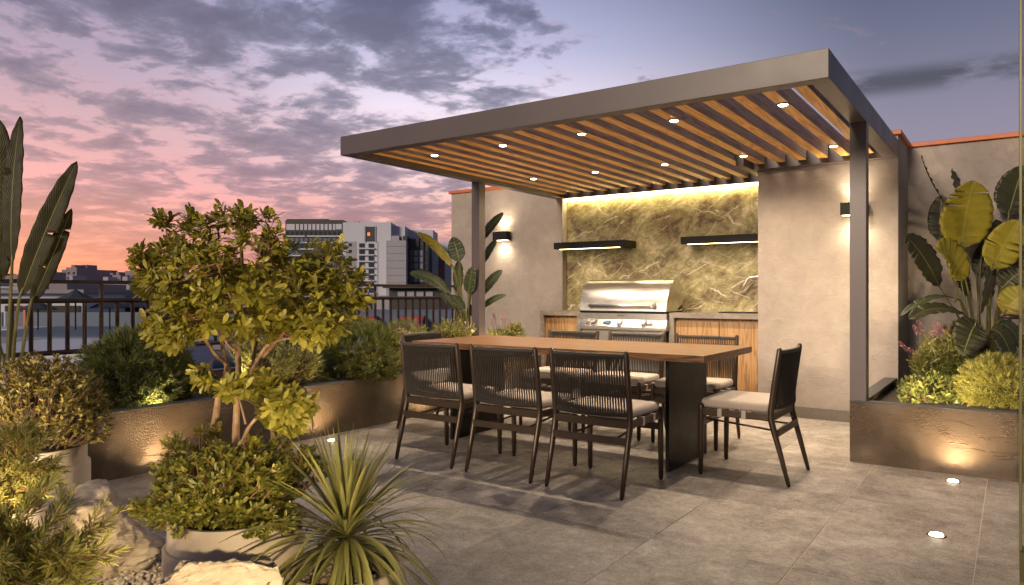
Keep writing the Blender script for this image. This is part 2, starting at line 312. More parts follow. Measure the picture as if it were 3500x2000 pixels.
M = dict(
 plaster=mk_plaster(), planter=mk_planter(), floor=mk_floor(), marble=mk_marble(), counter=mk_counter(),
 steel=mk_steel(), brushed=mk_steel('brushed_nickel', 2, (.80, .77, .74), .42), rock=mk_rock(), pebble=mk_pebble('pebble', (.27, .22, .18), (.60, .54, .48)), pebble2=mk_pebble('dark_pebble', (.16, .115, .08), (.42, .33, .25)),
 grout=simple('grout', (.60, .53, .46), .9), coping=simple('orange_coping', (.52, .135, .045), .5, var=.2, nscale=5),
 metal=simple('taupe_metal', (.080, .065, .073), .40, var=.05, nscale=3, bstr=.02), rim=simple('planter_rim', (.05, .05, .06), .5),
 louvre=wood('louvre_shaded_wood', (.26, .185, .16), (.48, .36, .32), axis=1, rough=.5), lit_underside=wood('lit_underside_wood', (.58, .28, .06), (.98, .58, .18), axis=1, rough=.45),  # warm light put into the underside wood, shade into the side wood
 table=wood('walnut', (.030, .012, .005), (.215, .100, .038), axis=0, rough=.34, scale=1.5), cabinet=wood('oak', (.23, .12, .045), (.42, .25, .11), axis=2, rough=.42),
 black=simple('black_metal', (.006, .0055, .0055), .42, var=.2, spec=.25), bronze=simple('bronze_frame', (.062, .042, .030), .34, metal=.45, var=.1, bstr=.02),
 cord=simple('cord', (.030, .023, .018), .55), cushion=mk_cushion('cushion_weave', (.56, .50, .45), (.33, .26, .21)), strap=mk_cushion('strap_weave', (.62, .56, .5), (.30, .24, .2)),
 granite=simple('granite_skirting', (.16, .14, .125), .5, var=.6, nscale=120, bstr=.0), soil=simple('soil', (.035, .026, .018), .95, var=.4, nscale=30, bstr=.6, bscale=60),
 pot=simple('pale_concrete', (.56, .47, .39), .62, var=.10, nscale=7, bstr=.06, bscale=120),
 rail=simple('railing_paint', (.085, .058, .042), .36, metal=.3, var=.1, bstr=.02),
 led=emit('led_strip', (1.0, .78, .38), 32), led2=emit('shelf_led', (1.0, .78, .38), 10), lens=emit('lamp_lens', (1.0, .84, .58), 22), glow=emit('sconce_glow', (1.0, .76, .42), 12),
 lcd=emit('lcd', (.08, .38, .62), .8), red_light=emit('window_lamp', (1.0, .25, .10), 1.0), plastic=simple('black_plastic', (.02, .018, .016), .4),
 white=simple('white_wall', (.52, .54, .64), .8, nscale=.3, var=.08, bstr=0), grey=simple('grey_cladding', (.33, .33, .385), .8, nscale=.2, var=.1, bstr=0),
 darkwall=simple('dark_cladding', (.045, .042, .047), .6, nscale=.3, bstr=0), bluegrey=simple('bluegrey_panel', (.10, .14, .21), .6, nscale=.3, bstr=0),
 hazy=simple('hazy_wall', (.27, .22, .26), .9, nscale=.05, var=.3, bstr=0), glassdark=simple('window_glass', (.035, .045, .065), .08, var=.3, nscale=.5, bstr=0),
 ground=simple('city_ground', (.10, .095, .10), .9, nscale=.05, var=.5, bstr=0), roofgrey=simple('roof_membrane', (.22, .22, .24), .8, nscale=.5, var=.25, bstr=0),
 red=simple('red_paint', (.45, .06, .07), .6, bstr=0), tent=simple('dark_canvas', (.035, .045, .06), .8, nscale=2, bstr=0),
 gold=simple('gold_aluminium', (.13, .12, .045), .45, metal=.3, var=.04, nscale=2, bstr=0),
 bark=mk_bark('bark', (.20, .105, .055), (.52, .36, .23)), twig=mk_bark('twig_bark', (.20, .09, .045), (.36, .20, .11)), darkstem=mk_bark('dark_stem', (.06, .04, .025), (.16, .1, .06)),
 treeleaf=mk_leaf('tree_leaf', (.17, .17, .020), (.46, .40, .07), .40), moundleaf=mk_leaf('mound_leaf', (.10, .115, .016), (.30, .275, .05), .42),
 smallleaf=mk_leaf('small_leaf', (.13, .125, .04), (.42, .33, .11), .40), covleaf=mk_leaf('cover_leaf', (.05, .085, .02), (.19, .19, .045), .42),
 lance=mk_leaf('lance_leaf', (.13, .15, .04), (.34, .32, .11), .42), needle=mk_leaf('needle', (.10, .135, .045), (.26, .27, .09), .5, .15), needle2=mk_leaf('yellow_needle', (.12, .135, .03), (.32, .285, .07), .5, .18),
 strapleaf=mk_leaf('strap_leaf', (.13, .14, .042), (.31, .285, .10), .36, .15),
 banana=mk_banana('banana_leaf', (.018, .032, .018), (.055, .070, .030)), banana_lit=mk_banana('lit_banana_leaf', (.17, .155, .012), (.30, .25, .02), .3), banana_d=mk_banana('dark_banana_leaf', (.016, .022, .010), (.055, .052, .022), .2), palm=mk_banana('palm_leaf', (.014, .017, .004), (.040, .034, .008), .14, .04, .40, .22),  # yellow leaf copy carries the warm front light in its colour
 petiole=simple('petiole', (.10, .095, .03), .42, var=.3, nscale=8), petal=mk_leaf('petal', (.26, .10, .20), (.55, .25, .30), .6, .2), petal2=mk_leaf('violet_petal', (.16, .06, .20), (.34, .14, .32), .6, .2),
)

# ------------------------------------------------------------------ mesh helpers
class MB:
    def __init__(s): s.v = []; s.f = []; s.uv = {}
    def add(s, vs, fs):
        k = len(s.v); s.v += [tuple(v) for v in vs]; s.f += [tuple(i+k for i in f) for f in fs]; return s
    def box(s, x0, x1, y0, y1, z0, z1):
        return s.add([(x0, y0, z0), (x1, y0, z0), (x1, y1, z0), (x0, y1, z0), (x0, y0, z1), (x1, y0, z1), (x1, y1, z1), (x0, y1, z1)],
              [(0, 3, 2, 1), (4, 5, 6, 7), (0, 1, 5, 4), (1, 2, 6, 5), (2, 3, 7, 6), (3, 0, 4, 7)])
    def tube(s, pts, rad, seg=8, cap=True):
        pts = [Vector(p) for p in pts]; n = len(pts)
        if not hasattr(rad, '__len__'): rad = [rad]*n
        T = [(pts[min(i+1, n-1)]-pts[max(i-1, 0)]).normalized() for i in range(n)]
        up = Vector((0, 0, 1)) if abs(T[0].z) < .9 else Vector((1, 0, 0))
        a = T[0].cross(up).normalized(); vs = []
        for i in range(n):
            a = (a - T[i]*a.dot(T[i]))
            a = a.normalized() if a.length > 1e-6 else T[i].orthogonal().normalized()
            b = T[i].cross(a)
            for k in range(seg):
                t = 2*PI*k/seg; vs.append(pts[i]+(a*math.cos(t)+b*math.sin(t))*rad[i])
        fs = [(i*seg+k, i*seg+(k+1) % seg, (i+1)*seg+(k+1) % seg, (i+1)*seg+k) for i in range(n-1) for k in range(seg)]
        if cap: fs += [tuple(range(seg-1, -1, -1)), tuple(range((n-1)*seg, n*seg))]
        return s.add(vs, fs)
    def lathe(s, prof, c=(0, 0, 0), seg=48, axis='z', closed=False):
        vs = []; n = len(prof)
        for r, z in prof:
            for k in range(seg):
                t = 2*PI*k/seg; x, y = r*math.cos(t), r*math.sin(t)
                vs.append({'z': (c[0]+x, c[1]+y, c[2]+z), 'y': (c[0]+x, c[1]+z, c[2]+y), 'x': (c[0]+z, c[1]+x, c[2]+y)}[axis])
        m = n if closed else n-1
        fs = [(i*seg+k, i*seg+(k+1) % seg, ((i+1) % n)*seg+(k+1) % seg, ((i+1) % n)*seg+k) for i in range(m) for k in range(seg)]
        return s.add(vs, fs)
    def prism(s, poly, a, b, axis='x'):
        """poly: list of 2-D points, extruded from a to b along axis"""
        n = len(poly)
        def p(u, w, t): return {'x': (t, u, w), 'y': (u, t, w), 'z': (u, w, t)}[axis]
        vs = [p(u, w, a) for u, w in poly]+[p(u, w, b) for u, w in poly]
        fs = [(i, (i+1) % n, n+(i+1) % n, n+i) for i in range(n)]+[tuple(range(n-1, -1, -1)), tuple(range(n, 2*n))]
        return s.add(vs, fs)
    def build(s, name, mat, parent=None, smooth=False, bev=0, seg=2, label=None):
        me = bpy.data.meshes.new(name); me.from_pydata(s.v, [], s.f); me.update()
        bm = bmesh.new(); bm.from_mesh(me); bmesh.ops.recalc_face_normals(bm, faces=bm.faces); bm.to_mesh(me); bm.free()
        me.materials.append(mat)
        if smooth: me.polygons.foreach_set('use_smooth', [True]*len(me.polygons))
        o = bpy.data.objects.new(name, me); C.objects.link(o)
        if parent is not None: o.parent = parent
        if bev:
            md = o.modifiers.new('bevel', 'BEVEL'); md.width = bev; md.segments = seg; md.limit_method = 'ANGLE'; md.angle_limit = math.radians(40)
            md.harden_normals = False
        if label: o['label'] = label
        return o
def smooth_by_angle(o, ang=40):
    me = o.data; me.polygons.foreach_set('use_smooth', [True]*len(me.polygons))
    bm = bmesh.new(); bm.from_mesh(me)
    for e in bm.edges:
        if len(e.link_faces) == 2 and e.calc_face_angle(0) > math.radians(ang): e.smooth = False
    bm.to_mesh(me); bm.free(); return o
def tag(o, label=None, cat=None, group=None, kind=None):
    for k, v in (('label', label), ('category', cat), ('group', group), ('kind', kind)):
        if v: o[k] = v
    return o
def empty(name, loc=(0, 0, 0), rz=0, label=None, cat=None, group=None):
    o = bpy.data.objects.new(name, None); C.objects.link(o); o.location = loc; o.rotation_euler = (0, 0, rz)
    o.empty_display_size = .1
    return tag(o, label, cat, group)
def copy_tree(o, parent=None):
    c = o.copy(); C.objects.link(c)
    if parent is not None: c.parent = parent
    for ch in [x for x in bpy.data.objects if x.parent == o]: copy_tree(ch, c)
    return c

# leaf clouds: many small leaves of one template, one mesh
TPL = {
 'obovate': ([(-.02, 0), (.02, 0), (-.13, .3), (0, .3), (.13, .3), (-.185, .62), (0, .62), (.185, .62), (-.13, .87), (0, .88), (.13, .87), (0, 1)],
             [(0, 1, 3), (0, 3, 2), (1, 4, 3), (2, 3, 6, 5), (3, 4, 7, 6), (5, 6, 9, 8), (6, 7, 10, 9), (8, 9, 11), (9, 10, 11)]),
 'oval': ([(0, 0), (-.2, .35), (0, .38), (.2, .35), (-.18, .68), (0, .7), (.18, .68), (0, 1)], [(0, 2, 1), (0, 3, 2), (1, 2, 5, 4), (2, 3, 6, 5), (4, 5, 7), (5, 6, 7)]),
 'lance': ([(-.02, 0), (.02, 0), (-.075, .35), (.075, .35), (-.06, .7), (.06, .7), (0, 1)], [(0, 1, 3, 2), (2, 3, 5, 4), (4, 5, 6)]),
 'needle': ([(-.045, 0), (.045, 0), (.05, .6), (-.05, .6), (0, 1)], [(0, 1, 2, 3), (3, 2, 4)]),
}
def leaf_cloud(name, pos, dirs, nrm, size, mat, parent, tpl='obovate', curl=.12, fold=.10):
    """pos, dirs, nrm: (n,3) arrays; size: (n,) leaf lengths in metres"""
    pos = np.asarray(pos, float); dirs = np.asarray(dirs, float); nrm = np.asarray(nrm, float); size = np.asarray(size, float)
    dirs /= np.linalg.norm(dirs, axis=1, keepdims=True)+1e-9
    side = np.cross(dirs, nrm); side /= np.linalg.norm(side, axis=1, keepdims=True)+1e-9
    up = np.cross(side, dirs)
    tv, tf = TPL[tpl]; tv = np.array(tv); k = len(tv); n = len(pos)
    z = -curl*tv[:, 1]**2 + fold*np.abs(tv[:, 0])*2
    V = pos[:, None, :] + size[:, None, None]*(tv[None, :, 0:1]*side[:, None, :] + tv[None, :, 1:2]*dirs[:, None, :] + z[None, :, None]*up[:, None, :])
    V = V.reshape(-1, 3)
    loops = np.concatenate([np.array(f) for f in tf]); ls = np.array([len(f) for f in tf])
    L = (loops[None, :]+k*np.arange(n)[:, None]).ravel(); tot = np.tile(ls, n); start = np.concatenate([[0], np.cumsum(tot)[:-1]])
    me = bpy.data.meshes.new(name); me.vertices.add(len(V)); me.vertices.foreach_set('co', V.ravel())
    me.loops.add(len(L)); me.loops.foreach_set('vertex_index', L.astype(np.int32))
    me.polygons.add(len(tot)); me.polygons.foreach_set('loop_start', start.astype(np.int32)); me.polygons.foreach_set('loop_total', tot.astype(np.int32))
    me.polygons.foreach_set('use_smooth', np.ones(len(tot), bool))
    me.update(calc_edges=True); me.materials.append(mat)
    o = bpy.data.objects.new(name, me); C.objects.link(o)
    if parent is not None: o.parent = parent
    return o
def rand_unit(n): 
    v = nrs.normal(size=(n, 3)); return v/np.linalg.norm(v, axis=1, keepdims=True)
def perp(v):
    v = np.asarray(v); r = rand_unit(len(v)); p = np.cross(v, r); return p/(np.linalg.norm(p, axis=1, keepdims=True)+1e-9)

# ------------------------------------------------------------------ setting: floor, gravel, city ground
fl = MB(); TX, TY = .6120, 1.2265
x0 = -.130-TX*8; y0 = 4.268-TY*6
for i in range(14):
    for j in range(11):
        a, b = x0+i*TX, y0+j*TY
        if a > 1.9 or b > 7.6: continue
        lo, hi = max(a, -6.1)+.0022, min(a+TX, 2.4)-.0022
        bl, bh = b+.0022, min(b+TY, 7.6)-.0022
        if hi-lo < .02: continue
        fl.box(lo, hi, bl, bh, -.0005, .0012)
fo = fl.build('floor', M['floor']); tag(fo, kind='structure'); fo['label'] = 'large grey brown stone tiles of the terrace floor'
gb = MB().box(-6.2, 2.4, -4, 7.6, -.3, -.0006).build('floor_slab', M['grout']); tag(gb, kind='structure')

def ico(sub):
    bm = bmesh.new(); bmesh.ops.create_icosphere(bm, subdivisions=sub, radius=1)
    v = np.array([x.co for x in bm.verts]); f = [tuple(l.index for l in p.verts) for p in bm.faces]; bm.free(); return v, f
ICO2 = ico(2)
def pebbles(name, pts, sizes, mat, parent=None):
    v, f = ICO2; n = len(pts); k = len(v); f = np.array(f)
    A = nrs.uniform(.6, 1.25, (n, 1, 3)); A[:, :, 2] *= .8
    wob = 1+.14*np.sin(v[None]@nrs.normal(size=(n, 3, 1))*2.2+nrs.uniform(0, 6, (n, 1, 1)))
    P = v[None]*A*wob
    ang = nrs.uniform(0, 2*PI, n); tl = nrs.uniform(-.9, .9, n)
    ca, sa, ct, st = np.cos(ang), np.sin(ang), np.cos(tl), np.sin(tl)
    x = P[:, :, 0]*ct[:, None]-P[:, :, 2]*st[:, None]; z = P[:, :, 0]*st[:, None]+P[:, :, 2]*ct[:, None]; y = P[:, :, 1]
    P = np.stack([x*ca[:, None]-y*sa[:, None], x*sa[:, None]+y*ca[:, None], z], -1)
    V = (P*np.asarray(sizes)[:, None, None]+np.asarray(pts)[:, None, :]).reshape(-1, 3)
    F = (f[None]+k*np.arange(n)[:, None, None]).reshape(-1, 3)
    me = bpy.data.meshes.new(name); me.vertices.add(len(V)); me.vertices.foreach_set('co', V.ravel())
    me.loops.add(F.size); me.loops.foreach_set('vertex_index', F.ravel().astype(np.int32)); me.polygons.add(len(F))
    me.polygons.foreach_set('loop_start', np.arange(0, F.size, 3, dtype=np.int32)); me.polygons.foreach_set('loop_total', np.full(len(F), 3, np.int32))
    me.polygons.foreach_set('use_smooth', np.ones(len(F), bool)); me.update(calc_edges=True); me.materials.append(mat)
    o = bpy.data.objects.new(name, me); C.objects.link(o)
    if parent is not None: o.parent = parent
    return o
# gravel bed: left of and around the pots
gp = []
for _ in range(30000):
    x, y = rng.uniform(-3.75, -1.5), rng.uniform(.75, 1.86)
    edge = 1.74+.03*math.sin(x*9)
    if y > edge or (x > -2.0 and y > 1.30+.3*(-1.55-x)/.45): continue
    gp.append((x, y, rng.uniform(.0, .022)))
gp = gp[:15500]
go = pebbles('gravel', gp, nrs.uniform(.0065, .0125, len(gp)), M['pebble']); tag(go, 'loose rounded pale and grey pebbles covering the bed around the pots', 'gravel', kind='stuff')
tag(MB().box(-420, 260, -60, 760, -26.2, -26).build('ground', M['ground']), kind='structure')
tag(MB().box(-6.24, 2.4, -4, 7.6, -25.9, -.31).build('building_below', M['darkwall']), 'dark building under the roof terrace', 'building')

# ------------------------------------------------------------------ walls
WT = 2.44
def wall_obj(name, label):
    return empty(name, label=label, cat='wall')
w1 = wall_obj('plaster_wall', 'beige plaster wall with orange coping and sconce beside the bird of paradise')
MB().box(-6.16, -4.437, 7.40, 7.62, 0, WT).build('wall_panel', M['plaster'], w1)
MB().box(-6.19, -4.40, 7.37, 7.66, WT, WT+.038).build('coping', M['coping'], w1, bev=.004)
w2 = wall_obj('plaster_wall', 'beige plaster wall right of the grill niche, continuing behind the banana plant')
MB().box(-1.943, -.792, 6.76, 7.62, 0, WT).build('wall_panel', M['plaster'], w2)
MB().box(-.794, 1.6, 7.435, 7.62, 0, WT-.002).build('wall_panel', M['plaster'], w2)
MB().box(-1.96, -.765, 6.73, 7.40, WT, WT+.038).build('coping', M['coping'], w2, bev=.004)
MB().box(-1.96, 1.6, 7.402, 7.66, WT+.001, WT+.039).build('coping', M['coping'], w2, bev=.004)
MB().box(-1.943, -.89, 6.745, 6.7605, 0, .10).build('skirting', M['granite'], w2)
w3 = empty('marble_backsplash', label='green brown veined marble slab wall behind the stainless grill', cat='wall')
MB().box(-4.50, -1.80, 7.50, 7.56, .9, 2.25).build('marble_slab', M['marble'], w3)
MB().box(-4.50, -1.80, 7.565, 7.62, 0, WT).build('wall_backing', M['plaster'], w3)

# ------------------------------------------------------------------ pergola
ZB, ZT = 2.246, 2.40
pg = empty('pergola', (0, 0, 0), label='taupe metal pergola with wooden louvres over the dining table', cat='pergola')
def beam(*b): return MB().box(*b).build('beam', M['metal'], pg, bev=.002)
beam(-4.525, -.792, 4.017, 4.117, ZB, ZT)
beam(-4.5245, -4.424, 4.1175, 7.395, ZB+.0005, ZT-.0005)
beam(-.8935, -.7925, 4.1175, 6.757, ZB+.0005, ZT-.0005)
beam(-1.96, -.894, 6.66, 6.757, ZB, ZT-.001)
beam(-4.4235, -1.9605, 7.40, 7.498, ZB+.001, ZT)
beam(-2.03, -1.9605, 6.38, 7.3995, ZB-.0, ZT-.002)
MB().box(-4.5235, -4.425, 5.752, 5.852, .409, ZB).build('post', M['metal'], pg, bev=.002)
MB().box(-.892, -.7925, 5.186, 5.286, .409, ZB).build('post', M['metal'], pg, bev=.002)
LP = .1785
for k in range(20):
    xr = -.961-LP*k
    if xr < -4.40: break
    ye = 6.69 if xr > -1.97 else 7.398
    lo = Matrix.Rotation(math.radians(0), 4, 'Y')
    m = MB().box(-.036, .036, 4.1185, ye-.03, -.0, .100)
    o = m.build('louvre', M['louvre'], pg, bev=.0015)
    o.location = (xr-.036, 0, 2.297)
    MB().box(-.0365, .0365, 4.1186, ye-.0302, -.0045, -.0004).build('lit_underside_strip', M['lit_underside'], o)  # added strip, its bright colour stands for warm light on the underside
MB().box(-4.43, -1.97, 7.455, 7.497, ZB-.014, ZB-.001).build('light_strip', M['led'], pg)
for X in (-4.026, -3.321, -2.60, -1.885, -1.174):
    for Y in (4.62, 6.15):
        X2 = round((X+.961+.036)/LP)*LP-.961-.036
        d = MB().lathe([(.040, .0), (.040, -.005), (.031, -.006), (.030, .001)], (X2, Y, 2.292), 24).build('downlight', M['black'], pg, smooth=True)
        MB().lathe([(.030, -.004), (.022, -.010), (.0001, -.013)], (X2, Y, 2.292), 24).build('lens', M['lens'], d)
        spot((X2, Y, 2.274), (0, 0, -1), 70, 150, 1.0, .03)

# ------------------------------------------------------------------ planters
pl = empty('planter', label='long dark bronze planter bed below the balcony railing', cat='planter')
MB().box(-4.50, -4.42, -.6, 7.395, 0, .400).build('planter_wall', M['planter'], pl)
MB().box(-6.12, -6.04, -.6, 7.395, -.02, .400).build('planter_wall', M['planter'], pl)
MB().box(-4.505, -4.415, -.6, 7.39, .4005, .409).build('rim', M['rim'], pl, bev=.002)
MB().box(-6.125, -6.035, -.6, 7.39, .4005, .409).build('rim', M['rim'], pl, bev=.002)
MB().box(-6.04, -4.50, -.6, 7.395, .0, .345).build('soil', M['soil'], pl)
pr = empty('planter', label='dark bronze planter in front of the banana plant by the sliding door', cat='planter')
MB().box(-.892, .016, 5.185, 5.245, 0, .400).build('planter_wall', M['planter'], pr)
MB().box(-.892, -.832, 5.2455, 6.755, 0, .400).build('planter_wall', M['planter'], pr)
MB().box(-.894, .017, 5.183, 5.26, .4005, .4085).build('rim', M['rim'], pr, bev=.002)
MB().box(-.894, -.80, 5.2605, 6.757, .4006, .4086).build('rim', M['rim'], pr, bev=.002)
MB().box(-.832, 1.5, 5.246, 7.43, .0, .345).build('soil', M['soil'], pr)
MB().box(.0165, 1.5, 5.187, 5.244, 0, .399).build('planter_wall', M['planter'], pr)

# ------------------------------------------------------------------ recessed floor lights
def floor_light(x, y, label, tilt, power):
    t = empty('floor_light', (x, y, 0), label=label, cat='floor light', group='recessed floor lights')
    MB().lathe([(.042, .0), (.041, .003), (.030, .0035), (.029, .0)], seg=28).build('trim_ring', M['bronze'], t, smooth=True)
    MB().lathe([(.029, .003), (.026, .009), (.014, .013), (.0001, .014)], seg=28).build('lens', M['lens'], t)
    spot((x, y, .012), tilt, power*5.5, 135, .9, .02, (1.0, .68, .34))
for x, y, lab, tl, pw in (
    (-4.231, 3.673, 'round floor light glowing beside the long planter, behind the spiky plant', (-.42, 0, 1), 7),
    (-4.231, 2.434, 'round floor light beside the long planter, mostly hidden by the potted tree', (-.42, 0, 1), 7),
    (-4.231, 1.20, 'round floor light by the long planter hidden behind the left pot', (-.42, 0, 1), 6),
    (-4.231, 4.90, 'round floor light by the long planter behind the chair at the far table end', (-.42, 0, 1), 6),
    (-4.231, 6.12, 'round floor light at the foot of the long planter near the back wall', (-.42, 0, 1), 6),
    (-.296, 4.985, 'round floor light close to the short planter front', (0, .42, 1), 7),
    (-.293, 3.836, 'round floor light in the open tiles nearest the sliding door', (0, .15, 1), 2)):
    floor_light(x, y, lab, tl, pw)

# ------------------------------------------------------------------ wall sconces
def sconce(xc, yw, z, w, label, power):
    t = empty('wall_sconce', (xc, yw, z), label=label, cat='wall lamp', group='up and down wall sconces')
    MB().box(-w/2, w/2, -.125, -.02, -.055, .055).build('lamp_body', M['black'], t, bev=.003)
    MB().box(-w/2+.03, w/2-.03, -.02, -.0005, -.04, .04).build('back_plate', M['black'], t)
    MB().box(-w/2+.012, w/2-.012, -.113, -.032, .0552, .0562).build('lens', M['glow'], t)
    MB().box(-w/2+.012, w/2-.012, -.113, -.032, -.0562, -.0552).build('lens', M['glow'], t)
    spot((xc, yw-.075, z+.066), (0, .10, 1), power, 140, .9, .03)
    spot((xc, yw-.075, z-.066), (0, .10, -1), power, 140, .9, .03)
sconce(-5.285, 7.40, 1.835, .205, 'black box sconce on the wall beside the bird of paradise', 11.0)
sconce(-1.115, 6.76, 1.838, .205, 'black box sconce half hidden behind the pergola post', 11.0)

# ------------------------------------------------------------------ kitchen
kc = empty('kitchen_counter', label='stone topped outdoor kitchen counter with oak doors beside the grill', cat='kitchen counter')
CY = 6.90
MB().box(-4.436, -3.903, CY, 7.499, .866, .918).build('countertop', M['counter'], kc, bev=.002)
MB().box(-2.876, -1.9435, CY, 7.499, .866, .918).build('countertop', M['counter'], kc, bev=.002)
for a, b in ((-4.436, -4.388), (-3.951, -3.903), (-2.876, -2.824)):
    MB().box(a, b, CY+.0005, 7.495, .0, .8655).build('side_panel', M['counter'], kc, bev=.002)
MB().box(-4.387, -3.952, CY+.05, CY+.072, .08, .835).build('door', M['cabinet'], kc, bev=.002)
MB().box(-2.823, -2.374, CY+.05, CY+.072, .08, .835).build('door', M['cabinet'], kc, bev=.002)
MB().box(-2.369, -1.944, CY+.05, CY+.072, .08, .835).build('door', M['cabinet'], kc, bev=.002)
MB().box(-4.386, -3.953, CY+.08, 7.49, .0, .864).build('carcass', M['cabinet'], kc)
MB().box(-2.822, -1.945, CY+.08, 7.49, .0, .864).build('carcass', M['cabinet'], kc)
sk = MB().lathe([(.245, .0), (.245, .008), (.225, .010), (.215, .004), (.20, -.02)], (0, 0, 0), 40)
so = sk.build('sink', M['black'], kc, smooth=True); so.location = (-2.22, 7.2, .9185); so.scale = (1.0, .62, 1)
fa = MB(); fp = [(-2.02, 7.38, .918)]
fp += [(-2.02, 7.38, .918+.30)]
for k in range(1, 7):
    t = k/6*PI/2; fp.append((-2.02-.07*(1-math.cos(t)), 7.38, 1.218+.07*math.sin(t)))
fp += [(-2.14, 7.38, 1.283)]
for k in range(1, 6):
    t = k/5*1.35; fp.append((-2.18-.06*math.sin(t), 7.38, 1.281-.06*(1-math.cos(t))))
fp += [(-2.262, 7.38, 1.20), (-2.276, 7.38, 1.145)]
fa.tube(fp, .013, 12).build('faucet', M['brushed'], kc, smooth=True)

for xa, xb, lab in ((-4.4365, -3.522, 'black floating shelf with glowing underside, left above the grill'), (-2.872, -1.9435, 'black floating shelf with glowing underside, above the sink')):
    s = empty('wall_shelf', (xa, 7.2, 1.631), label=lab, cat='shelf', group='black shelves on the marble')
    MB().box(0, xb-xa, 0, .2995, 0, .077).build('shelf_board', M['black'], s, bev=.002)
    MB().box(.06, xb-xa-.08, .035, .06, -.0035, -.0005).build('light_strip', M['led2'], s)

gr = empty('gas_grill', (-3.39, 6.86, 0), label='stainless steel gas grill with closed domed lid and five knobs', cat='grill')
GX = .505
# lid: profile in (y, z) extruded along x
prof = [(.0, .925), (.012, 1.0), (.038, 1.075), (.082, 1.15), (.135, 1.21), (.19, 1.25), (.235, 1.265), (.30, 1.265), (.345, 1.245), (.40, 1.17), (.43, 1.05), (.435, .925)]
lid = MB().prism(prof, -GX, GX).build('lid', M['steel'], gr, bev=.006, seg=3); smooth_by_angle(lid, 30)
hm = MB().tube([(-.37, -.055, .985), (.37, -.055, .985)], .016, 16)
ho = hm.build('handle', M['steel'], lid, smooth=True)
for s in (-1, 1):
    MB().prism([(-.072, .968), (-.035, .962), (.03, 1.01), (.03, 1.03), (-.02, 1.008), (-.07, 1.0)], s*.37-.014, s*.37+.014).build('handle_bracket', M['steel'], lid, bev=.003)
MB().prism([(.42, .96), (.30, .94), (.30, .955), (.42, 1.0)], GX+.0005, GX+.004).build('vent', M['black'], lid)
MB().box(-GX+.002, GX-.002, .01, .43, .905, .9245).build('gap_frame', M['black'], gr)
MB().box(-GX, GX, 0, .435, .80, .9045).build('fascia', M['steel'], gr, bev=.003)
MB().prism([(0.002, .84), (-.05, .765), (-.05, .735), (-.04, .73), (0.10, .73), (.10, .84)], -GX-.01, GX+.01).build('control_panel', M['steel'], gr, bev=.003)
MB().box(-GX+.02, GX-.02, .02, .43, .10, .7295).build('body', M['steel'], gr, bev=.003)
MB().box(-GX+.03, GX-.03, .004, .0195, .14, .60).build('access_door', M['steel'], gr, bev=.003)
MB().tube([(-.36, -.03, .60), (.36, -.03, .60)], .012, 12).build('handle', M['steel'], gr, smooth=True)
MB().box(-GX, GX, .03, .42, 0, .0995).build('plinth', M['black'], gr)
nrm_p = Vector((0, -.075, .052)).normalized()  # outward of the sloped panel
nrm_p = Vector((0, -.8217, .5699))
def on_panel(x, f): return Vector((x, .002+(-.052)*f, .84-.075*f))
for x, r in ((-.372, .024), (-.305, .030), (.0, .030), (.272, .030), (.342, .025)):
    kb = MB(); q = Vector((0, 0, 1)).rotation_difference(nrm_p)
    kb.lathe([(r*1.25, 0), (r*1.25, .006), (r*1.02, .008), (r*.95, .032), (r*.8, .037), (.0005, .038)], seg=24)
    ko = kb.build('knob', M['steel'], gr, smooth=False); smooth_by_angle(ko, 35); ko.rotation_euler = q.to_euler(); ko.location = on_panel(x, .5)
    bz = MB().lathe([(r*1.42, 0), (r*1.42, .004), (r*1.2, .005)], seg=24).build('bezel', M['black'], ko)
q = Vector((0, 0, 1)).rotation_difference(nrm_p)
pts = []
for k in range(28):
    t = 2*PI*k/28; pts.append((.045*math.copysign(abs(math.cos(t))**.5, math.cos(t))+0.0, .024*math.copysign(abs(math.sin(t))**.6, math.sin(t))))
ds = MB().prism(pts, 0, .008, 'z').build('display', M['plastic'], gr, bev=.002); ds.rotation_euler = q.to_euler(); ds.location = on_panel(-.152, .5)
MB().box(-.024, .028, -.008, .014, .0082, .0092).build('screen', M['lcd'], ds)
def text(body, size, loc, rot, mat, parent, name='lettering', ext=.0006):
    cu = bpy.data.curves.new(name, 'FONT'); cu.body = body; cu.size = size; cu.align_x = 'CENTER'; cu.align_y = 'CENTER'; cu.extrude = ext
    o = bpy.data.objects.new(name, cu); C.objects.link(o); o.location = loc; o.rotation_euler = rot; cu.materials.append(mat)
    dg = bpy.context.evaluated_depsgraph_get(); me = bpy.data.meshes.new_from_object(o.evaluated_get(dg)); me.materials.clear(); me.materials.append(mat)
    o2 = bpy.data.objects.new(name, me); C.objects.link(o2); o2.location = loc; o2.rotation_euler = rot; o2.parent = parent
    bpy.data.objects.remove(o); return o2
bp = MB().box(-.05, .05, -.003, -.0005, -.012, .012).build('badge', M['gap'] if 'gap' in M else M['steel'], gr, bev=.001); bp.location = (.0, 0, .882)
text('FIREMAGIC', .0175, (0, -.0045, 0), (PI/2, 0, 0), M['black'], bp)
for s in (-1, 1): MB().lathe([(.008, 0), (.007, -.01), (.0005, -.012)], (s*.455, 0, .845), 12, 'y').build('screw', M['steel'], gr, smooth=True)

# ------------------------------------------------------------------ dining table
tb = empty('dining_table', (-2.645, 4.56, 0), label='long walnut dining table on two black slab legs', cat='table')
MB().box(-1.158, 1.158, -.47, .47, .707, .750).build('tabletop', M['table'], tb, bev=.002)
MB().box(.86, .885, -.335, .335, 0, .7065).build('leg', M['black'], tb, bev=.002)
MB().box(-.885, -.86, -.335, .335, 0, .7065).build('leg', M['black'], tb, bev=.002)

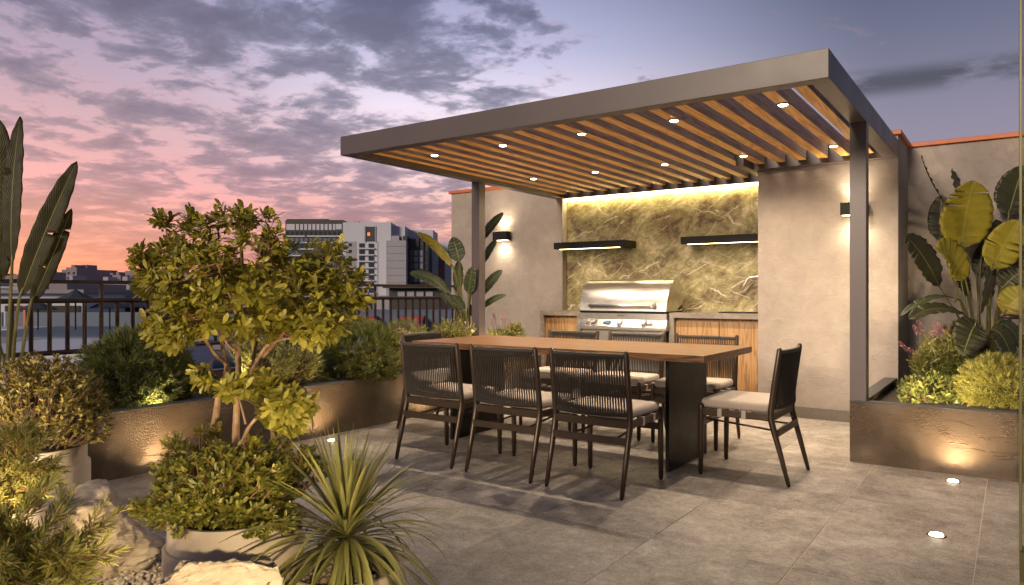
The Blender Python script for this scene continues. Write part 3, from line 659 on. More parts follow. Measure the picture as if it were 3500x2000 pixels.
# ------------------------------------------------------------------ dining chairs
def make_chair():
    t = empty('dining_chair')
    for s in (-1, 1):
        x = .24*s
        rear = [(x, -.262, .012), (x, -.215, .19), (x, -.172, .345), (x, -.163, .385), (x, -.163, .43), (x, -.185, .60), (x, -.212, .785), (x, -.213, .80)]
        lg = MB().tube(rear, [.0125, .0155, .0185, .019, .018, .0165, .0155, .009], 14).build('leg', M['bronze'], t, smooth=True)
        MB().lathe([(.009, 0), (.009, .0125)], (x, -.2635, 0), 10).build('foot', M['black'], lg)
        lg = MB().tube([(x, .26, .012), (x, .258, .2), (x, .255, .40), (x, .255, .43), (x, .255, .44)], [.0145, .0165, .0175, .0165, .009], 14).build('leg', M['bronze'], t, smooth=True)
        MB().lathe([(.010, 0), (.010, .0125)], (x, .26, 0), 10).build('foot', M['black'], lg)
    fr = MB()
    for s in (-1, 1): fr.box(.24*s-.011, .24*s+.011, -.158, .245, .370, .412)
    fr.box(-.232, .232, -.176, -.154, .368, .412); fr.box(-.232, .232, .246, .266, .370, .412)
    fr.build('seat_frame', M['bronze'], t, bev=.004)
    br = MB().box(-.235, .235, -.205, -.186, .280, .320).build('stretcher', M['bronze'], t, bev=.003)
    br = MB().box(-.235, .235, .25, .266, .300, .340).build('stretcher', M['bronze'], t, bev=.003)
    MB().tube([(-.15, -.19, .298), (-.11, .255, .325)], .0065, 10).build('stretcher', M['bronze'], t, smooth=True)
    MB().tube([(.15, -.19, .298), (.11, .255, .325)], .0065, 10).build('stretcher', M['bronze'], t, smooth=True)
    # cushion: rounded pad
    cu = MB().box(-.236, .236, -.155, .262, .4125, .472)
    co = cu.build('cushion', M['cushion'], t); md = co.modifiers.new('bevel', 'BEVEL'); md.width = .024; md.segments = 4
    co.data.polygons.foreach_set('use_smooth', [True]*6)
    for y in (-.02, .125):
        for s in (-1, 1):
            st = MB().box(.24*s-.0135, .24*s+.0135, y, y+.026, .366, .4155).build('strap', M['strap'], t, bev=.002)
    # cords: curved top and bottom bars wrapped by vertical cords
    bars = MB(); n = 14; top = []; bot = []
    for k in range(n+1):
        u = -1+2*k/n; c = 1-u*u
        top.append((u*.232, -.207-.028*c, .772)); bot.append((u*.236, -.166-.048*c, .447))
    MB().tube(top, .0105, 8).build('back_rail', M['bronze'], t, smooth=True)
    MB().tube(bot, .0105, 8).build('back_rail', M['bronze'], t, smooth=True)
    cd = MB(); nc = 62
    def on(bar, u, off, dzz):
        x = (u+1)/2*n; i = min(int(x), n-1); f = x-i
        a, b = Vector(bar[i]), Vector(bar[i+1]); p = a.lerp(b, f); return p+Vector((0, off, dzz))
    for k in range(nc):
        u = -.955+1.91*k/(nc-1)
        sh = .010 if k % 2 else -.010
        u2 = max(-.97, min(.97, u+(sh*.3)))
        pts = [on(bot, u, .012*(1 if k % 2 else -1), 0), on(bot, u, .013*(1 if k % 2 else -1), .01)]
        for j in range(1, 7):
            f = j/7; pts.append(on(bot, u, 0, 0).lerp(on(top, u2, 0, 0), f)+Vector((0, .010*(1 if k % 2 else -1)*(1-.75*math.sin(f*PI)), 0)))
        pts += [on(top, u2, .013*(1 if k % 2 else -1), -.01), on(top, u2, .012*(1 if k % 2 else -1), .0)]
        cd.tube(pts, .0040, 6)
    for bar in (top, bot):
        m2 = 2*nc
        for k in range(m2):
            u = -.97+1.94*k/(m2-1); c = on(bar, u, 0, 0)
            cd.lathe([(.0125, -.0025), (.0146, 0), (.0125, .0025)], tuple(c), 10, 'x')
    cd.build('cord_weave', M['cord'], t, smooth=True)
    return t
chair = make_chair()
CH = [(-3.169, 3.782, 0, 'dark rope back dining chair in the near row, closest to the potted tree'),
      (-2.567, 3.780, 0, 'dark rope back dining chair in the middle of the near row at the table'),
      (-1.975, 3.780, 0, 'rope back dining chair of the near row in front of the right black table leg'),
      (-3.169, 5.262, PI, 'dark rope back dining chair on the kitchen side, left of the grill front'),
      (-2.567, 5.262, PI, 'dark rope back dining chair on the kitchen side, in front of the grill knobs'),
      (-1.972, 5.262, PI, 'dark rope back dining chair on the kitchen side, in front of the oak sink doors'),
      (-1.327, 4.545, PI/2, 'rope back dining chair at the table head near the plain wall, whole seat visible'),
      (-3.905, 4.555, -PI/2, 'dark rope back dining chair at the far table head beside the planter shrubs')]
for i, (x, y, rz, lab) in enumerate(CH):
    o = chair if i == 0 else copy_tree(chair)
    o.location = (x, y, 0); o.rotation_euler = (0, 0, rz); tag(o, lab, 'chair', 'rope back dining chairs')

# ------------------------------------------------------------------ railing
RX = -6.1
rl = empty('balcony_railing', (RX, 0, 0), label='dark bronze metal balcony railing with vertical balusters at the roof edge', cat='railing')
MB().box(-.03, .03, -1.5, 7.39, 1.192, 1.222).build('top_rail', M['rail'], rl, bev=.004)
MB().tube([(0, -1.5, 1.058), (0, 7.39, 1.058)], .020, 12).build('middle_rail', M['rail'], rl, smooth=True)
MB().tube([(0, -1.5, .655), (0, 7.39, .655)], .020, 12).build('bottom_rail', M['rail'], rl, smooth=True)
k = -26
while True:
    y = 2.24+.1277*k; k += 1
    if y > 7.36: break
    if y < 1.2 and y < .6: continue
    MB().tube([(0, y, .674), (0, y, 1.04)], .0165, 10, False).build('baluster', M['rail'], rl, smooth=True)
    if (k-6) % 12 == 0:
        MB().tube([(0, y, 1.0755), (0, y, 1.1915)], .0165, 10, False).build('post', M['rail'], rl, smooth=True)
        MB().box(-.02, .02, y-.02, y+.02, .4095, .637).build('post', M['rail'], rl)

# ------------------------------------------------------------------ sliding door (seen edge-on at the right)
sd = empty('sliding_door', (.018, 0, 0), label='gold framed sliding glass door edge with small round handle', cat='door')
MB().box(0, .012, 3.75, 3.806, .02, 3.2).build('frame', M['gold'], sd, bev=.002)
MB().box(.0165, .028, 3.40, 3.80, .02, 3.2).build('frame', M['gold'], sd, bev=.002)
MB().box(.0285, .07, 1.4, 3.83, .0, 3.25).build('frame', M['darkwall'], sd)
MB().box(.0, .03, 3.35, 3.85, -.002, .018).build('sill', M['gold'], sd)
hd = MB().tube([(0.0, 3.70, 1.018), (-.035, 3.70, 1.018), (-.065, 3.70, 1.016)], [.009, .010, .013], 14).build('handle', M['bronze'], sd, smooth=True)

# ------------------------------------------------------------------ pots and rocks
def make_pot(name, x, y, r, zr, zl, label, pebn=420):
    t = empty(name, (x, y, 0), label=label, cat='planter pot', group='pale stepped round pots')
    prof = [(.0005, .0), (r+.012, .0), (r+.014, .004), (r+.014, zl-.006), (r+.010, zl), (r+.002, zl+.001), (r, zl+.006), (r, zr-.008), (r-.004, zr), (r-.016, zr), (r-.020, zr-.006), (r-.022, zr-.09), (.0005, zr-.09)]
    o = MB().lathe(prof, seg=72).build('pot_body', M['pot'], t); smooth_by_angle(o, 35)
    pts = []
    while len(pts) < pebn:
        a, b = rng.uniform(-r, r), rng.uniform(-r, r)
        if a*a+b*b < (r-.035)**2: pts.append((a, b, zr-.045+rng.uniform(-.02, .012)))
    p = pebbles('pebbles', pts, nrs.uniform(.009, .017, len(pts)), M['pebble2'], t); p['kind'] = 'stuff'
    MB().lathe([(r-.024, zr-.062), (.0005, zr-.062)], seg=48).build('soil', M['soil'], t)
    return t
TPX, TPY = -2.120, 1.427
make_pot('round_pot', TPX, TPY, .205, .392, .304, 'pale stepped round pot holding the multi stemmed tree')
make_pot('round_pot', -3.809, 1.507, .205, .39, .309, 'pale stepped round pot under the twiggy small leaved shrub, before the long planter')
make_pot('round_pot', -1.775, 1.598, .190, .240, .160, 'pale low round pot with pebbles holding the spiky strap leaved plant')
JP = at(-75, 1725, 2.45)
make_pot('round_pot', JP.x, JP.y, .205, .39, .30, 'pale stepped round pot at the photo edge under the feathery juniper', 250)

def make_rock(name, base, size, rotz, label, seed, cuts):
    v, f = ico(6); rr = random.Random(seed)
    P = v.copy()
    for _ in range(cuts):
        n = np.array([rr.gauss(0, 1), rr.gauss(0, 1), rr.gauss(0, .9)]); n /= np.linalg.norm(n); d = rr.uniform(.62, .92)
        e = P@n-d; m = e > 0; P[m] -= np.outer(e[m]*.93, n)
    off = Vector((seed*3.1, seed*1.7, 0)); out = []
    til = Vector((.35, .2, 1)).normalized()
    for p in P:
        q = Vector(p); nn = q.normalized()
        a = mnoise.fractal(q*1.5+off, .9, 2.1, 5)*.11
        lay = q.dot(til)*5.2+mnoise.noise(q*1.8+off)*1.6
        st = (lay-math.floor(lay)); st = min(st*4, 1.0)*.0+(.035 if st > .32 else -.022)*(.5+.5*mnoise.noise(q*1.1-off))
        rg = mnoise.ridged_multi_fractal(q*2.6+off, .8, 2.2, 6, 1.0, 2.0)*.022
        w = q+nn*(a+st-rg)
        out.append((w.x*size[0], w.y*size[1], w.z*size[2]))
    me = bpy.data.meshes.new(name); me.from_pydata(out, [], f); me.update(); me.materials.append(M['rock'])
    me.polygons.foreach_set('use_smooth', [True]*len(me.polygons))
    o = bpy.data.objects.new(name, me); C.objects.link(o); o.location = base; o.rotation_euler = (0, 0, rotz)
    return tag(o, label, 'rock', 'layered beige boulders')
make_rock('boulder', (-3.08, 1.35, .11), (.39, .28, .275), math.radians(35), 'large layered beige boulder on the pebbles before the left round pot', 5, 16)
make_rock('boulder', (-1.861, 1.188, .16), (.275, .125, .30), math.radians(36), 'smaller beige boulder in front of the potted tree, cut by the photo bottom', 9, 14)

# ------------------------------------------------------------------ potted tree
def bez(p, n=10):
    """smooth polyline through points (Catmull-Rom)"""
    p = [Vector(q) for q in p]; out = []
    for i in range(len(p)-1):
        a, b, c, d = p[max(i-1, 0)], p[i], p[i+1], p[min(i+2, len(p)-1)]
        for k in range(n):
            t = k/n; out.append(.5*((2*b)+(-a+c)*t+(2*a-5*b+4*c-d)*t*t+(-a+3*b-3*c+d)*t**3))
    out.append(p[-1]); return out
FWD = Vector((-math.sin(YAW), math.cos(YAW), 0)); RGT = Vector((math.cos(YAW), math.sin(YAW), 0))
TG = 2.385
def tree():
    t = empty('potted_tree', (TPX, TPY, .34), label='multi stemmed small tree with leathery yellow green leaves in a pale pot', cat='tree')
    O = Vector((TPX, TPY, .34))
    limbs = [
     ([(803, 1720, 0), (804, 1640, 0), (806, 1500, 0), (809, 1400, 0), (815, 1270, 0), (812, 1130, .01), (825, 1000, .02), (826, 860, .03), (815, 760, .03)], .0168, .004),
     ([(716, 1690, .09), (722, 1510, .09), (738, 1420, .08), (752, 1330, .07), (778, 1272, .05), (770, 1240, .05), (736, 1212, .04), (702, 1161, .03), (640, 1050, .02), (600, 940, .0)], .0150, .003),
     ([(752, 1330, .07), (775, 1262, .08), (760, 1180, .12), (752, 1090, .14), (735, 960, .16), (700, 850, .15)], .011, .003),
     ([(702, 1161, .03), (655, 1148, -.04), (605, 1138, -.08), (560, 1125, -.1)], .006, .0025),
     ([(815, 1300, 0), (847, 1293, .02), (872, 1250, .02), (911, 1182, 0), (965, 1160, -.03), (1038, 1148, -.06), (1120, 1120, -.08)], .011, .0025),
     ([(880, 1240, .02), (911, 1203, .03), (970, 1131, .06), (996, 1046, .09), (1030, 960, .1), (1100, 880, .1)], .010, .0025),
     ([(970, 1131, .06), (1040, 1080, .0), (1120, 1040, -.02), (1190, 990, .0)], .006, .002),
     ([(935, 1600, .14), (936, 1480, .14), (915, 1420, .13), (884, 1330, .12), (862, 1270, .14), (880, 1150, .17), (900, 1010, .2), (930, 880, .2)], .0125, .003),
     ([(822, 1526, 0), (836, 1495, -.03), (850, 1462, -.05), (884, 1423, -.07), (930, 1400, -.08), (1010, 1370, -.09)], .0085, .0025),
     ([(825, 1000, .02), (870, 920, -.06), (900, 820, -.08)], .006, .002), ([(812, 1090, .01), (780, 1000, -.1), (740, 900, -.14)], .006, .002),
     ([(809, 1200, 0), (780, 1180, -.06), (745, 1125, -.12), (690, 1090, -.15)], .006, .002),
     ([(840, 1450, -.05), (816, 1360, -.04), (790, 1320, -.06)], .004, .002), ([(640, 1050, .02), (540, 950, .03), (500, 890, .05)], .004, .0015),
     ([(600, 940, .0), (580, 830, .06), (560, 760, .08)], .004, .0015)]
    mb = MB(); nodes = []
    for pts, ra, rb_ in limbs:
        pl_ = bez([at(a, b, TG+d)-O for a, b, d in pts], 6); n = len(pl_)
        rad = [ra+(rb_-ra)*(i/(n-1))**.8 for i in range(n)]
        rad = [r_*(1+.07*mnoise.noise(p*40)) for r_, p in zip(rad, pl_)]
        mb.tube(pl_, rad, 10); nodes += [(p, r_) for p, r_ in zip(pl_, rad)][3:]
    mb.build('trunk', M['bark'], t, smooth=True)
    NP = np.array([tuple(p) for p, _ in nodes])
    # crown: clusters inside uneven lobes (centre x, y in the picture, radii in px, depth centre, depth radius, count)
    lobes = [(805, 850, 190, 150, .03, .19, 70), (650, 960, 165, 140, .0, .2, 56), (575, 890, 85, 95, .05, .1, 14), (490, 930, 55, 75, .06, .07, 9),
             (600, 1085, 120, 90, -.08, .13, 30), (990, 1000, 185, 130, .03, .18, 58), (1120, 920, 110, 110, .05, .13, 24), (1195, 985, 70, 75, 0, .09, 16),
             (1080, 1100, 125, 80, -.06, .12, 30), (820, 1040, 190, 110, -.10, .12, 50), (560, 745, 34, 30, .08, .04, 4), (655, 760, 30, 35, .05, .05, 5), (470, 860, 22, 25, .06, .03, 3),
             (985, 1395, 95, 75, -.09, .10, 32), (900, 1320, 70, 45, -.05, .06, 9), (800, 1320, 70, 30, -.07, .05, 6), (690, 1275, 40, 50, -.05, .06, 4), (870, 1530, 22, 28, -.05, .02, 3), (560, 1150, 60, 45, -.1, .05, 7)]
    tw = MB(); P, Dr, Nn, S = [], [], [], []
    for cx, cy, rx, ry, dc, dr, n in lobes:
        for _ in range(int(n*2.1)):
            v = rand_unit(1)[0]*rng.uniform(.40, 1.0)**.5
            c = at(cx+v[0]*rx*1.04, cy+v[1]*ry*1.04, TG+dc+v[2]*dr)-O
            i = int(np.argmin(((NP-np.array(c))**2).sum(1)+nrs.uniform(0, .004, len(NP)))); p0 = Vector(NP[i])
            mid = p0.lerp(c, .55)+Vector((0, 0, -.012))+Vector(rand_unit(1)[0])*.012
            ln = (c-p0).length
            if rng.random() < .6: tw.tube(bez([p0, mid, c], 4), [.0021-.0014*k/8 for k in range(9)], 5)
            ax = (c-mid).normalized(); ax = (ax+Vector((0, 0, .15))+(c-Vector((0, 0, .75))).normalized()*.35).normalized()
            k = rng.randint(8, 12); a0 = rng.uniform(0, 6.28)
            for j in range(k):
                a = a0+j*2.4; e = rng.uniform(.35, 1.35)
                u = ax.orthogonal().normalized(); w = ax.cross(u)
                d = (ax*math.cos(e)+(u*math.cos(a)+w*math.sin(a))*math.sin(e)); d.z -= .28; d.normalize()
                P.append(c-ax*rng.uniform(0, .03)); Dr.append(d); Nn.append(ax+Vector((0, 0, .4))+Vector(rand_unit(1)[0])*.25); S.append(rng.uniform(.026, .047))
    tw.build('twigs', M['twig'], t, smooth=True)
    leaf_cloud('crown', P, Dr, Nn, S, M['treeleaf'], t, 'obovate')
    return t
tree()

def shrub(name, label, cat, loc, lobes, depth, leaf, mat, tpl, per, twigmat, group=None, twig_r=.0016, root=None, up=.3, spread=(.3, 1.3), curl=.12, shell=.5):
    """shrub of twig tips bearing leaf sprays; lobes in measured picture coordinates at real depth"""
    O = Vector(loc); t = empty(name, O, label=label, cat=cat, group=group)
    tw = MB(); P, Dr, Nn, S = [], [], [], []
    for cx, cy, rx, ry, dc, dr, n in lobes:
        cen = at(cx, cy, depth+dc)-O
        for _ in range(n):
            v = rand_unit(1)[0]; v = v*rng.uniform(shell, 1.0)**.5
            c = at(cx+v[0]*rx, cy+v[1]*ry, depth+dc+v[2]*dr)-O
            if (c+O).z < (root[2] if root else loc[2])-.02: continue
            b = (Vector(root)-O) if root else Vector((0, 0, 0))
            b = b+Vector((c.x-b.x, c.y-b.y, 0))*.25
            mid = b.lerp(c, .6)+Vector(rand_unit(1)[0])*.03
            if rng.random() < .55: tw.tube(bez([b.lerp(c, .25), mid, c], 4), [twig_r*(1.8-.8*k/8) for k in range(9)], 4, False)
            ax = ((c-mid).normalized()+Vector((0, 0, up))).normalized(); u = ax.orthogonal().normalized(); w = ax.cross(u); a0 = rng.uniform(0, 6.28)
            for j in range(rng.randint(per[0], per[1])):
                a = a0+j*2.4; e = rng.uniform(*spread)
                d = ax*math.cos(e)+(u*math.cos(a)+w*math.sin(a))*math.sin(e)
                P.append(c-ax*rng.uniform(0, .045)*leaf/.035); Dr.append(d); Nn.append(ax+Vector(rand_unit(1)[0])*.5); S.append(leaf*rng.uniform(.65, 1.15))
    tw.build('twigs', twigmat, t, smooth=True)
    leaf_cloud('foliage', P, Dr, Nn, S, mat, t, tpl, curl=curl)
    return t
shrub('mound_shrub', 'dense low leafy mound spilling over the pale pot around the tree stems', 'shrub', (TPX, TPY, .34),
      [(760, 1640, 240, 140, .0, .22, 640), (640, 1720, 150, 85, -.06, .16, 260), (900, 1640, 150, 120, .02, .2, 250), (540, 1765, 55, 40, -.02, .07, 26), (600, 1510, 42, 30, .04, .05, 14), (1050, 1560, 45, 55, .05, .08, 22), (950, 1770, 90, 60, -.08, .12, 60), (880, 1815, 45, 22, -.2, .02, 12), (740, 1745, 190, 55, -.15, .08, 190), (478, 1735, 45, 32, .0, .05, 16), (1085, 1590, 50, 42, .05, .06, 20), (705, 1468, 45, 26, .05, .05, 14), (960, 1530, 60, 40, .05, .08, 24), (570, 1600, 55, 45, .0, .08, 20), (610, 1820, 30, 18, -.2, .02, 5)],
      TG, .027, M['moundleaf'], 'obovate', (7, 10), M['twig'], up=.25, root=(TPX, TPY, .36), shell=.35)
shrub('twiggy_shrub', 'airy twiggy shrub with small oval olive leaves in the left pale pot', 'shrub', (-3.809, 1.507, .34),
      [(170, 1390, 185, 160, 0, .26, 560), (60, 1330, 120, 110, .0, .2, 190), (250, 1330, 110, 90, 0, .2, 150), (330, 1420, 60, 90, 0, .12, 70), (150, 1250, 110, 50, 0, .15, 70)],
      3.42, .028, M['smallleaf'], 'oval', (6, 9), M['darkstem'], root=(-3.809, 1.507, .36), up=.6, spread=(.3, 1.1), twig_r=.002)

def strap_plant():
    c = Vector((-1.775, 1.598, .30)); t = empty('strap_leaf_plant', c-Vector((0, 0, .10)), label='spiky plant with arching sword shaped leaves in the low pale pot', cat='plant')
    O = c-Vector((0, 0, .10))
    MB().tube([(0, 0, -.06), (0, 0, .04), (0, 0, .11)], [.026, .022, .006], 12).build('trunk', M['bark'], t, smooth=True)
    mb = MB(); n = 190
    for k in range(n):
        f = k/(n-1); az = k*2.39996+rng.uniform(-.2, .2)
        el = math.radians(84-100*f**.72+rng.uniform(-8, 8)); L = rng.uniform(.28, .38)*(1+.32*f); wd = rng.uniform(.0056, .0086)
        d = Vector((math.cos(az)*math.cos(el), math.sin(az)*math.cos(el), math.sin(el)))
        side = d.cross(Vector((0, 0, 1))); side = side.normalized() if side.length > .05 else Vector((1, 0, 0))
        sg = 12; p = Vector((0, 0, .10+.05*(1-f)))+d*.01; droop = (.35+2.3*f)*rng.uniform(.6, 1.35); rows = []
        tw = rng.uniform(-.5, .5)
        for i in range(sg+1):
            s = i/sg
            w = wd*(.75+.7*s if s < .35 else 1.0*(1-((s-.35)/.65)**2.0)*1.0+.0) if s < 1 else .0004
            nn = side.cross(d).normalized(); sd_ = (side*math.cos(tw*s)+nn*math.sin(tw*s))
            rows.append([p-sd_*w+nn*w*.35, p, p+sd_*w+nn*w*.35])
            d = (d+Vector((0, 0, -1))*droop*.075*(.35+s)).normalized(); p = p+d*(L/sg)
            side = d.cross(Vector((0, 0, 1))); side = side.normalized() if side.length > .05 else sd_
        vs = [q for r in rows for q in r]; fs = []
        for i in range(sg):
            for j in range(2): fs.append((i*3+j, i*3+j+1, (i+1)*3+j+1, (i+1)*3+j))
        mb.add(vs, fs)
    mb.build('leaves', M['strapleaf'], t, smooth=True); return t
strap_plant()

def conifer_ball(name, label, cen, r, mat, n=1000, nl=.045, group='needle leaved shrubs in the planters', sq=(1, 1, .95)):
    """rounded conifer: short shoots set with needles"""
    t = empty(name, (cen[0], cen[1], .345), label=label, cat='shrub', group=group); O = Vector((cen[0], cen[1], .345)); cz = cen[2]
    tw = MB(); P, Dr, Nn, S = [], [], [], []
    i = 0
    while i < n:
        v = Vector(rand_unit(1)[0])
        if v.z < -.55: continue
        i += 1
        lump = 1+.13*mnoise.noise(v*2.3+O*3)+.08*mnoise.noise(v*6+O)
        tip = Vector((v.x*r*sq[0], v.y*r*sq[1], v.z*r*sq[2]))*lump*rng.uniform(.86, 1.03)+Vector((0, 0, cz-.345))
        if tip.z < .01: tip.z = .01+rng.random()*.05
        ax = (v+Vector((0, 0, .35))+Vector(rand_unit(1)[0])*.35).normalized(); L = rng.uniform(.06, .10)*r/.33
        b = tip-ax*L
        if i % 2 == 0: tw.tube([b-ax*L*.6, b, tip], [.0022, .0016, .0008], 4, False)
        m = rng.randint(18, 24); u = ax.orthogonal().normalized(); w = ax.cross(u)
        for j in range(m):
            f = j/m; a = j*2.4; e = .25+.75*(1-f)
            d = ax*math.cos(e)+(u*math.cos(a)+w*math.sin(a))*math.sin(e)
            P.append(b+ax*L*f); Dr.append(d); Nn.append(Vector(rand_unit(1)[0])); S.append(nl*rng.uniform(.6, 1.1))
    tw.build('twigs', M['darkstem'], t); leaf_cloud('needles', P, Dr, Nn, np.array(S), mat, t, 'needle', curl=.05, fold=0); return t
cb = at(470, 1290, 4.95)
conifer_ball('conifer_shrub', 'round dense needle leaved shrub behind the long planter edge, left of the tree', (cb.x, cb.y, cb.z), .36, M['needle'], 1300, .058)
cb = at(1235, 1215, 6.2); conifer_ball('conifer_shrub', 'blue green needle leaved mound in the long planter, right of the tree crown', (cb.x, cb.y, cb.z), .34, M['needle'], 950, .055)
cb = at(1385, 1180, 7.0); conifer_ball('conifer_shrub', 'small needle leaved mound by the purple flower spikes near the railing', (cb.x, cb.y, cb.z), .25, M['needle'], 500, .05)
cb = at(3412, 1328, 4.95); conifer_ball('conifer_shrub', 'yellow lit needle leaved mound in the short planter beside the door edge', (cb.x, cb.y, cb.z), .25, M['needle2'], 900, .042)
cb = at(3290, 1180, 6.3); conifer_ball('conifer_shrub', 'dark needle leaved shrub in shade behind the salvia of the short planter', (cb.x, cb.y, cb.z), .22, M['needle'], 420, .045)

def juniper(name, label, base, targets, mat, nsh=15, group='feathery junipers'):
    """arching sprays: branch > side shoots > needles"""
    O = Vector(base); t = empty(name, O, label=label, cat='shrub', group=group)
    tw = MB(); P, Dr, Nn, S = [], [], [], []
    for tgt in targets:
        T = Vector(tgt)-O; mid = T*.5+Vector((0, 0, .10*T.length))+Vector(rand_unit(1)[0])*.03
        br = bez([Vector((0, 0, 0)), mid, T], 10); tw.tube(br, [.006-.005*i/(len(br)-1) for i in range(len(br))], 5, False)
        nb = len(br)
        for s in range(nsh):
            f = .30+.70*s/(nsh-1); i = min(int(f*(nb-1)), nb-2); p = br[i].lerp(br[i+1], f*(nb-1)-i); ax = (br[i+1]-br[i]).normalized()
            u = ax.orthogonal().normalized(); u = Quaternion(ax, rng.uniform(0, 6.28))@u
            e = rng.uniform(.35, .8) if s < nsh-1 else 0
            d = (ax*math.cos(e)+u*math.sin(e)+Vector((0, 0, .18))).normalized(); L = rng.uniform(.06, .115)*(1.1-.5*f)
            tw.tube([p, p+d*L], [.0016, .0007], 4, False)
            for q in range(21):
                g = q/20; a = q*2.4; x = d.orthogonal().normalized(); y = d.cross(x); ee = .30+.55*(1-g)
                dd = d*math.cos(ee)+(x*math.cos(a)+y*math.sin(a))*math.sin(ee)
                P.append(p+d*L*g); Dr.append(dd); Nn.append(Vector(rand_unit(1)[0])); S.append(rng.uniform(.024, .038))
    tw.build('branches', M['twig'], t); leaf_cloud('needles', P, Dr, Nn, np.array(S), mat, t, 'needle', curl=.06, fold=0); return t
tg = [at(rng.uniform(-160, 165), rng.uniform(1480, 1740), 2.45+rng.uniform(-.2, .2)) for _ in range(40)]+[at(150, 1500, 2.4), at(165, 1590, 2.35), at(135, 1680, 2.3), at(60, 1490, 2.5)]
juniper('juniper_shrub', 'feathery yellow green juniper in the pot at the photo edge, upper spray', (JP.x, JP.y, .36), tg, M['needle2'], 14)
jb = at(-40, 2080, 1.75)
tg = []
while len(tg) < 50:
    x, y = rng.uniform(-140, 255), rng.uniform(1735, 2080)
    if y < 1750+.62*max(x, 0): continue
    tg.append(at(x, y, 1.75+rng.uniform(-.2, .22)))
tg += [at(335, 1800, 1.8), at(215, 1730, 1.85), at(345, 1900, 1.75), at(130, 1712, 1.85)]
juniper('juniper_shrub', 'feathery bright green juniper spreading over pebbles in the near corner', (jb.x, jb.y, max(jb.z, .04)), tg, M['needle2'], 15)

# low cover in the planters
shrub('cover_shrub', 'dark low small leaved cover between the round conifer and the tree stems', 'shrub', at(650, 1330, 5.0), [(640, 1330, 110, 75, .1, .25, 300)], 5.0, .04, M['covleaf'], 'oval', (6, 9), M['darkstem'], 'leafy cover in the long planter')
shrub('cover_shrub', 'low green small leaved cover along the long planter rim, right of the tree', 'shrub', at(1150, 1300, 5.9), [(1000, 1290, 140, 50, .0, .3, 260), (1210, 1275, 160, 50, .3, .35, 380), (900, 1330, 90, 40, -.4, .2, 130)], 5.9, .036, M['covleaf'], 'oval', (6, 9), M['darkstem'], 'leafy cover in the long planter')
shrub('olive_shrub', 'upright olive yellow small leaved shrub behind the far end chair', 'shrub', at(1310, 1240, 6.3), [(1315, 1190, 75, 75, 0, .22, 330), (1370, 1180, 50, 60, .1, .2, 140)], 6.3, .042, M['smallleaf'], 'oval', (6, 9), M['darkstem'], up=.7)
shrub('lance_leaf_shrub', 'brightly lit narrow leaved shrub in the long planter behind the tree', 'shrub', at(930, 1320, 5.35), [(910, 1230, 110, 85, 0, .25, 260), (1010, 1235, 90, 60, .2, .2, 150), (840, 1180, 60, 60, .1, .2, 70)], 5.35, .06, M['lance'], 'lance', (7, 10), M['darkstem'], up=.7)
shrub('cover_shrub', 'small leaved green cover at the front of the short planter', 'shrub', at(3200, 1390, 5.1), [(3190, 1330, 120, 65, .1, .2, 230), (3120, 1340, 50, 60, .0, .15, 60), (3280, 1280, 90, 50, .35, .2, 120), (3240, 1370, 60, 30, -.05, .06, 30)], 5.1, .042, M['covleaf'], 'obovate', (6, 9), M['darkstem'], up=.5)
shrub('cover_shrub', 'small leaf rosettes above the yellow conifer mound near the door edge', 'shrub', at(3440, 1260, 5.6), [(3440, 1222, 50, 22, .0, .12, 30), (3380, 1245, 60, 30, .1, .15, 30)], 5.6, .055, M['covleaf'], 'obovate', (6, 9), M['darkstem'], up=.6)

def salvia(label, base, foliage, spikes, depth, group='flower spike clumps', leaf=.065, n=170):
    """narrow leaved clump with upright flower spikes"""
    O = Vector(base); t = empty('flowering_salvia', O, label=label, cat='flowering plant', group=group)
    P, Dr, Nn, S = [], [], [], []; tw = MB()
    for cx, cy, rx, ry in foliage:
        for _ in range(n):
            v = rand_unit(1)[0]*rng.uniform(.2, 1)**.5
            c = at(cx+v[0]*rx, cy+v[1]*ry, depth+v[2]*.2)-O; d0 = (c-Vector((0, 0, -.15))).normalized()
            tw.tube([Vector((c.x*.35, c.y*.35, 0)), c], [.002, .0012], 4, False)
            for j in range(7):
                P.append(c-d0*.02*j); Dr.append(d0+Vector(rand_unit(1)[0])*.9); Nn.append(Vector(rand_unit(1)[0])+Vector((0, 0, .6))); S.append(leaf*rng.uniform(.6, 1.15))
    tw.build('stems', M['petiole'], t); leaf_cloud('foliage', P, Dr, Nn, S, M['lance'], t, 'lance')
    for (x0, y0, x1, y1, c) in spikes:
        a, b = at(x0, y0, depth-.05)-O, at(x1, y1, depth-.05)-O; d = (b-a); L = d.length; d.normalize(); pp, ss = [], []
        st = MB().tube([Vector((a.x*.5, a.y*.5, min(0, a.z))), a, b], [.0022, .002, .001], 5, False).build('flower_stem', M['petiole'], t)
        q = max(30, int(L/.0022))
        for k in range(q):
            f = k/q; an = k*2.4; u = d.orthogonal().normalized(); w = d.cross(u); r = .0125*(1-.65*f)+.001
            pp.append(a+d*L*f+(u*math.cos(an)+w*math.sin(an))*r*.7); ss.append(u*math.cos(an)+w*math.sin(an)+d*.7)
        leaf_cloud('flower_spike', pp, ss, perp([tuple(x) for x in ss]), np.full(len(pp), .013)*nrs.uniform(.7, 1.2, len(pp)), M['petal2'] if c else M['petal'], st, 'oval', curl=.4, fold=.5)
    return t
SP = lambda ox, oy, sc, L: [(ox+a/sc, oy+b/sc, ox+c/sc, oy+d/sc, e) for a, b, c, d, e in L]
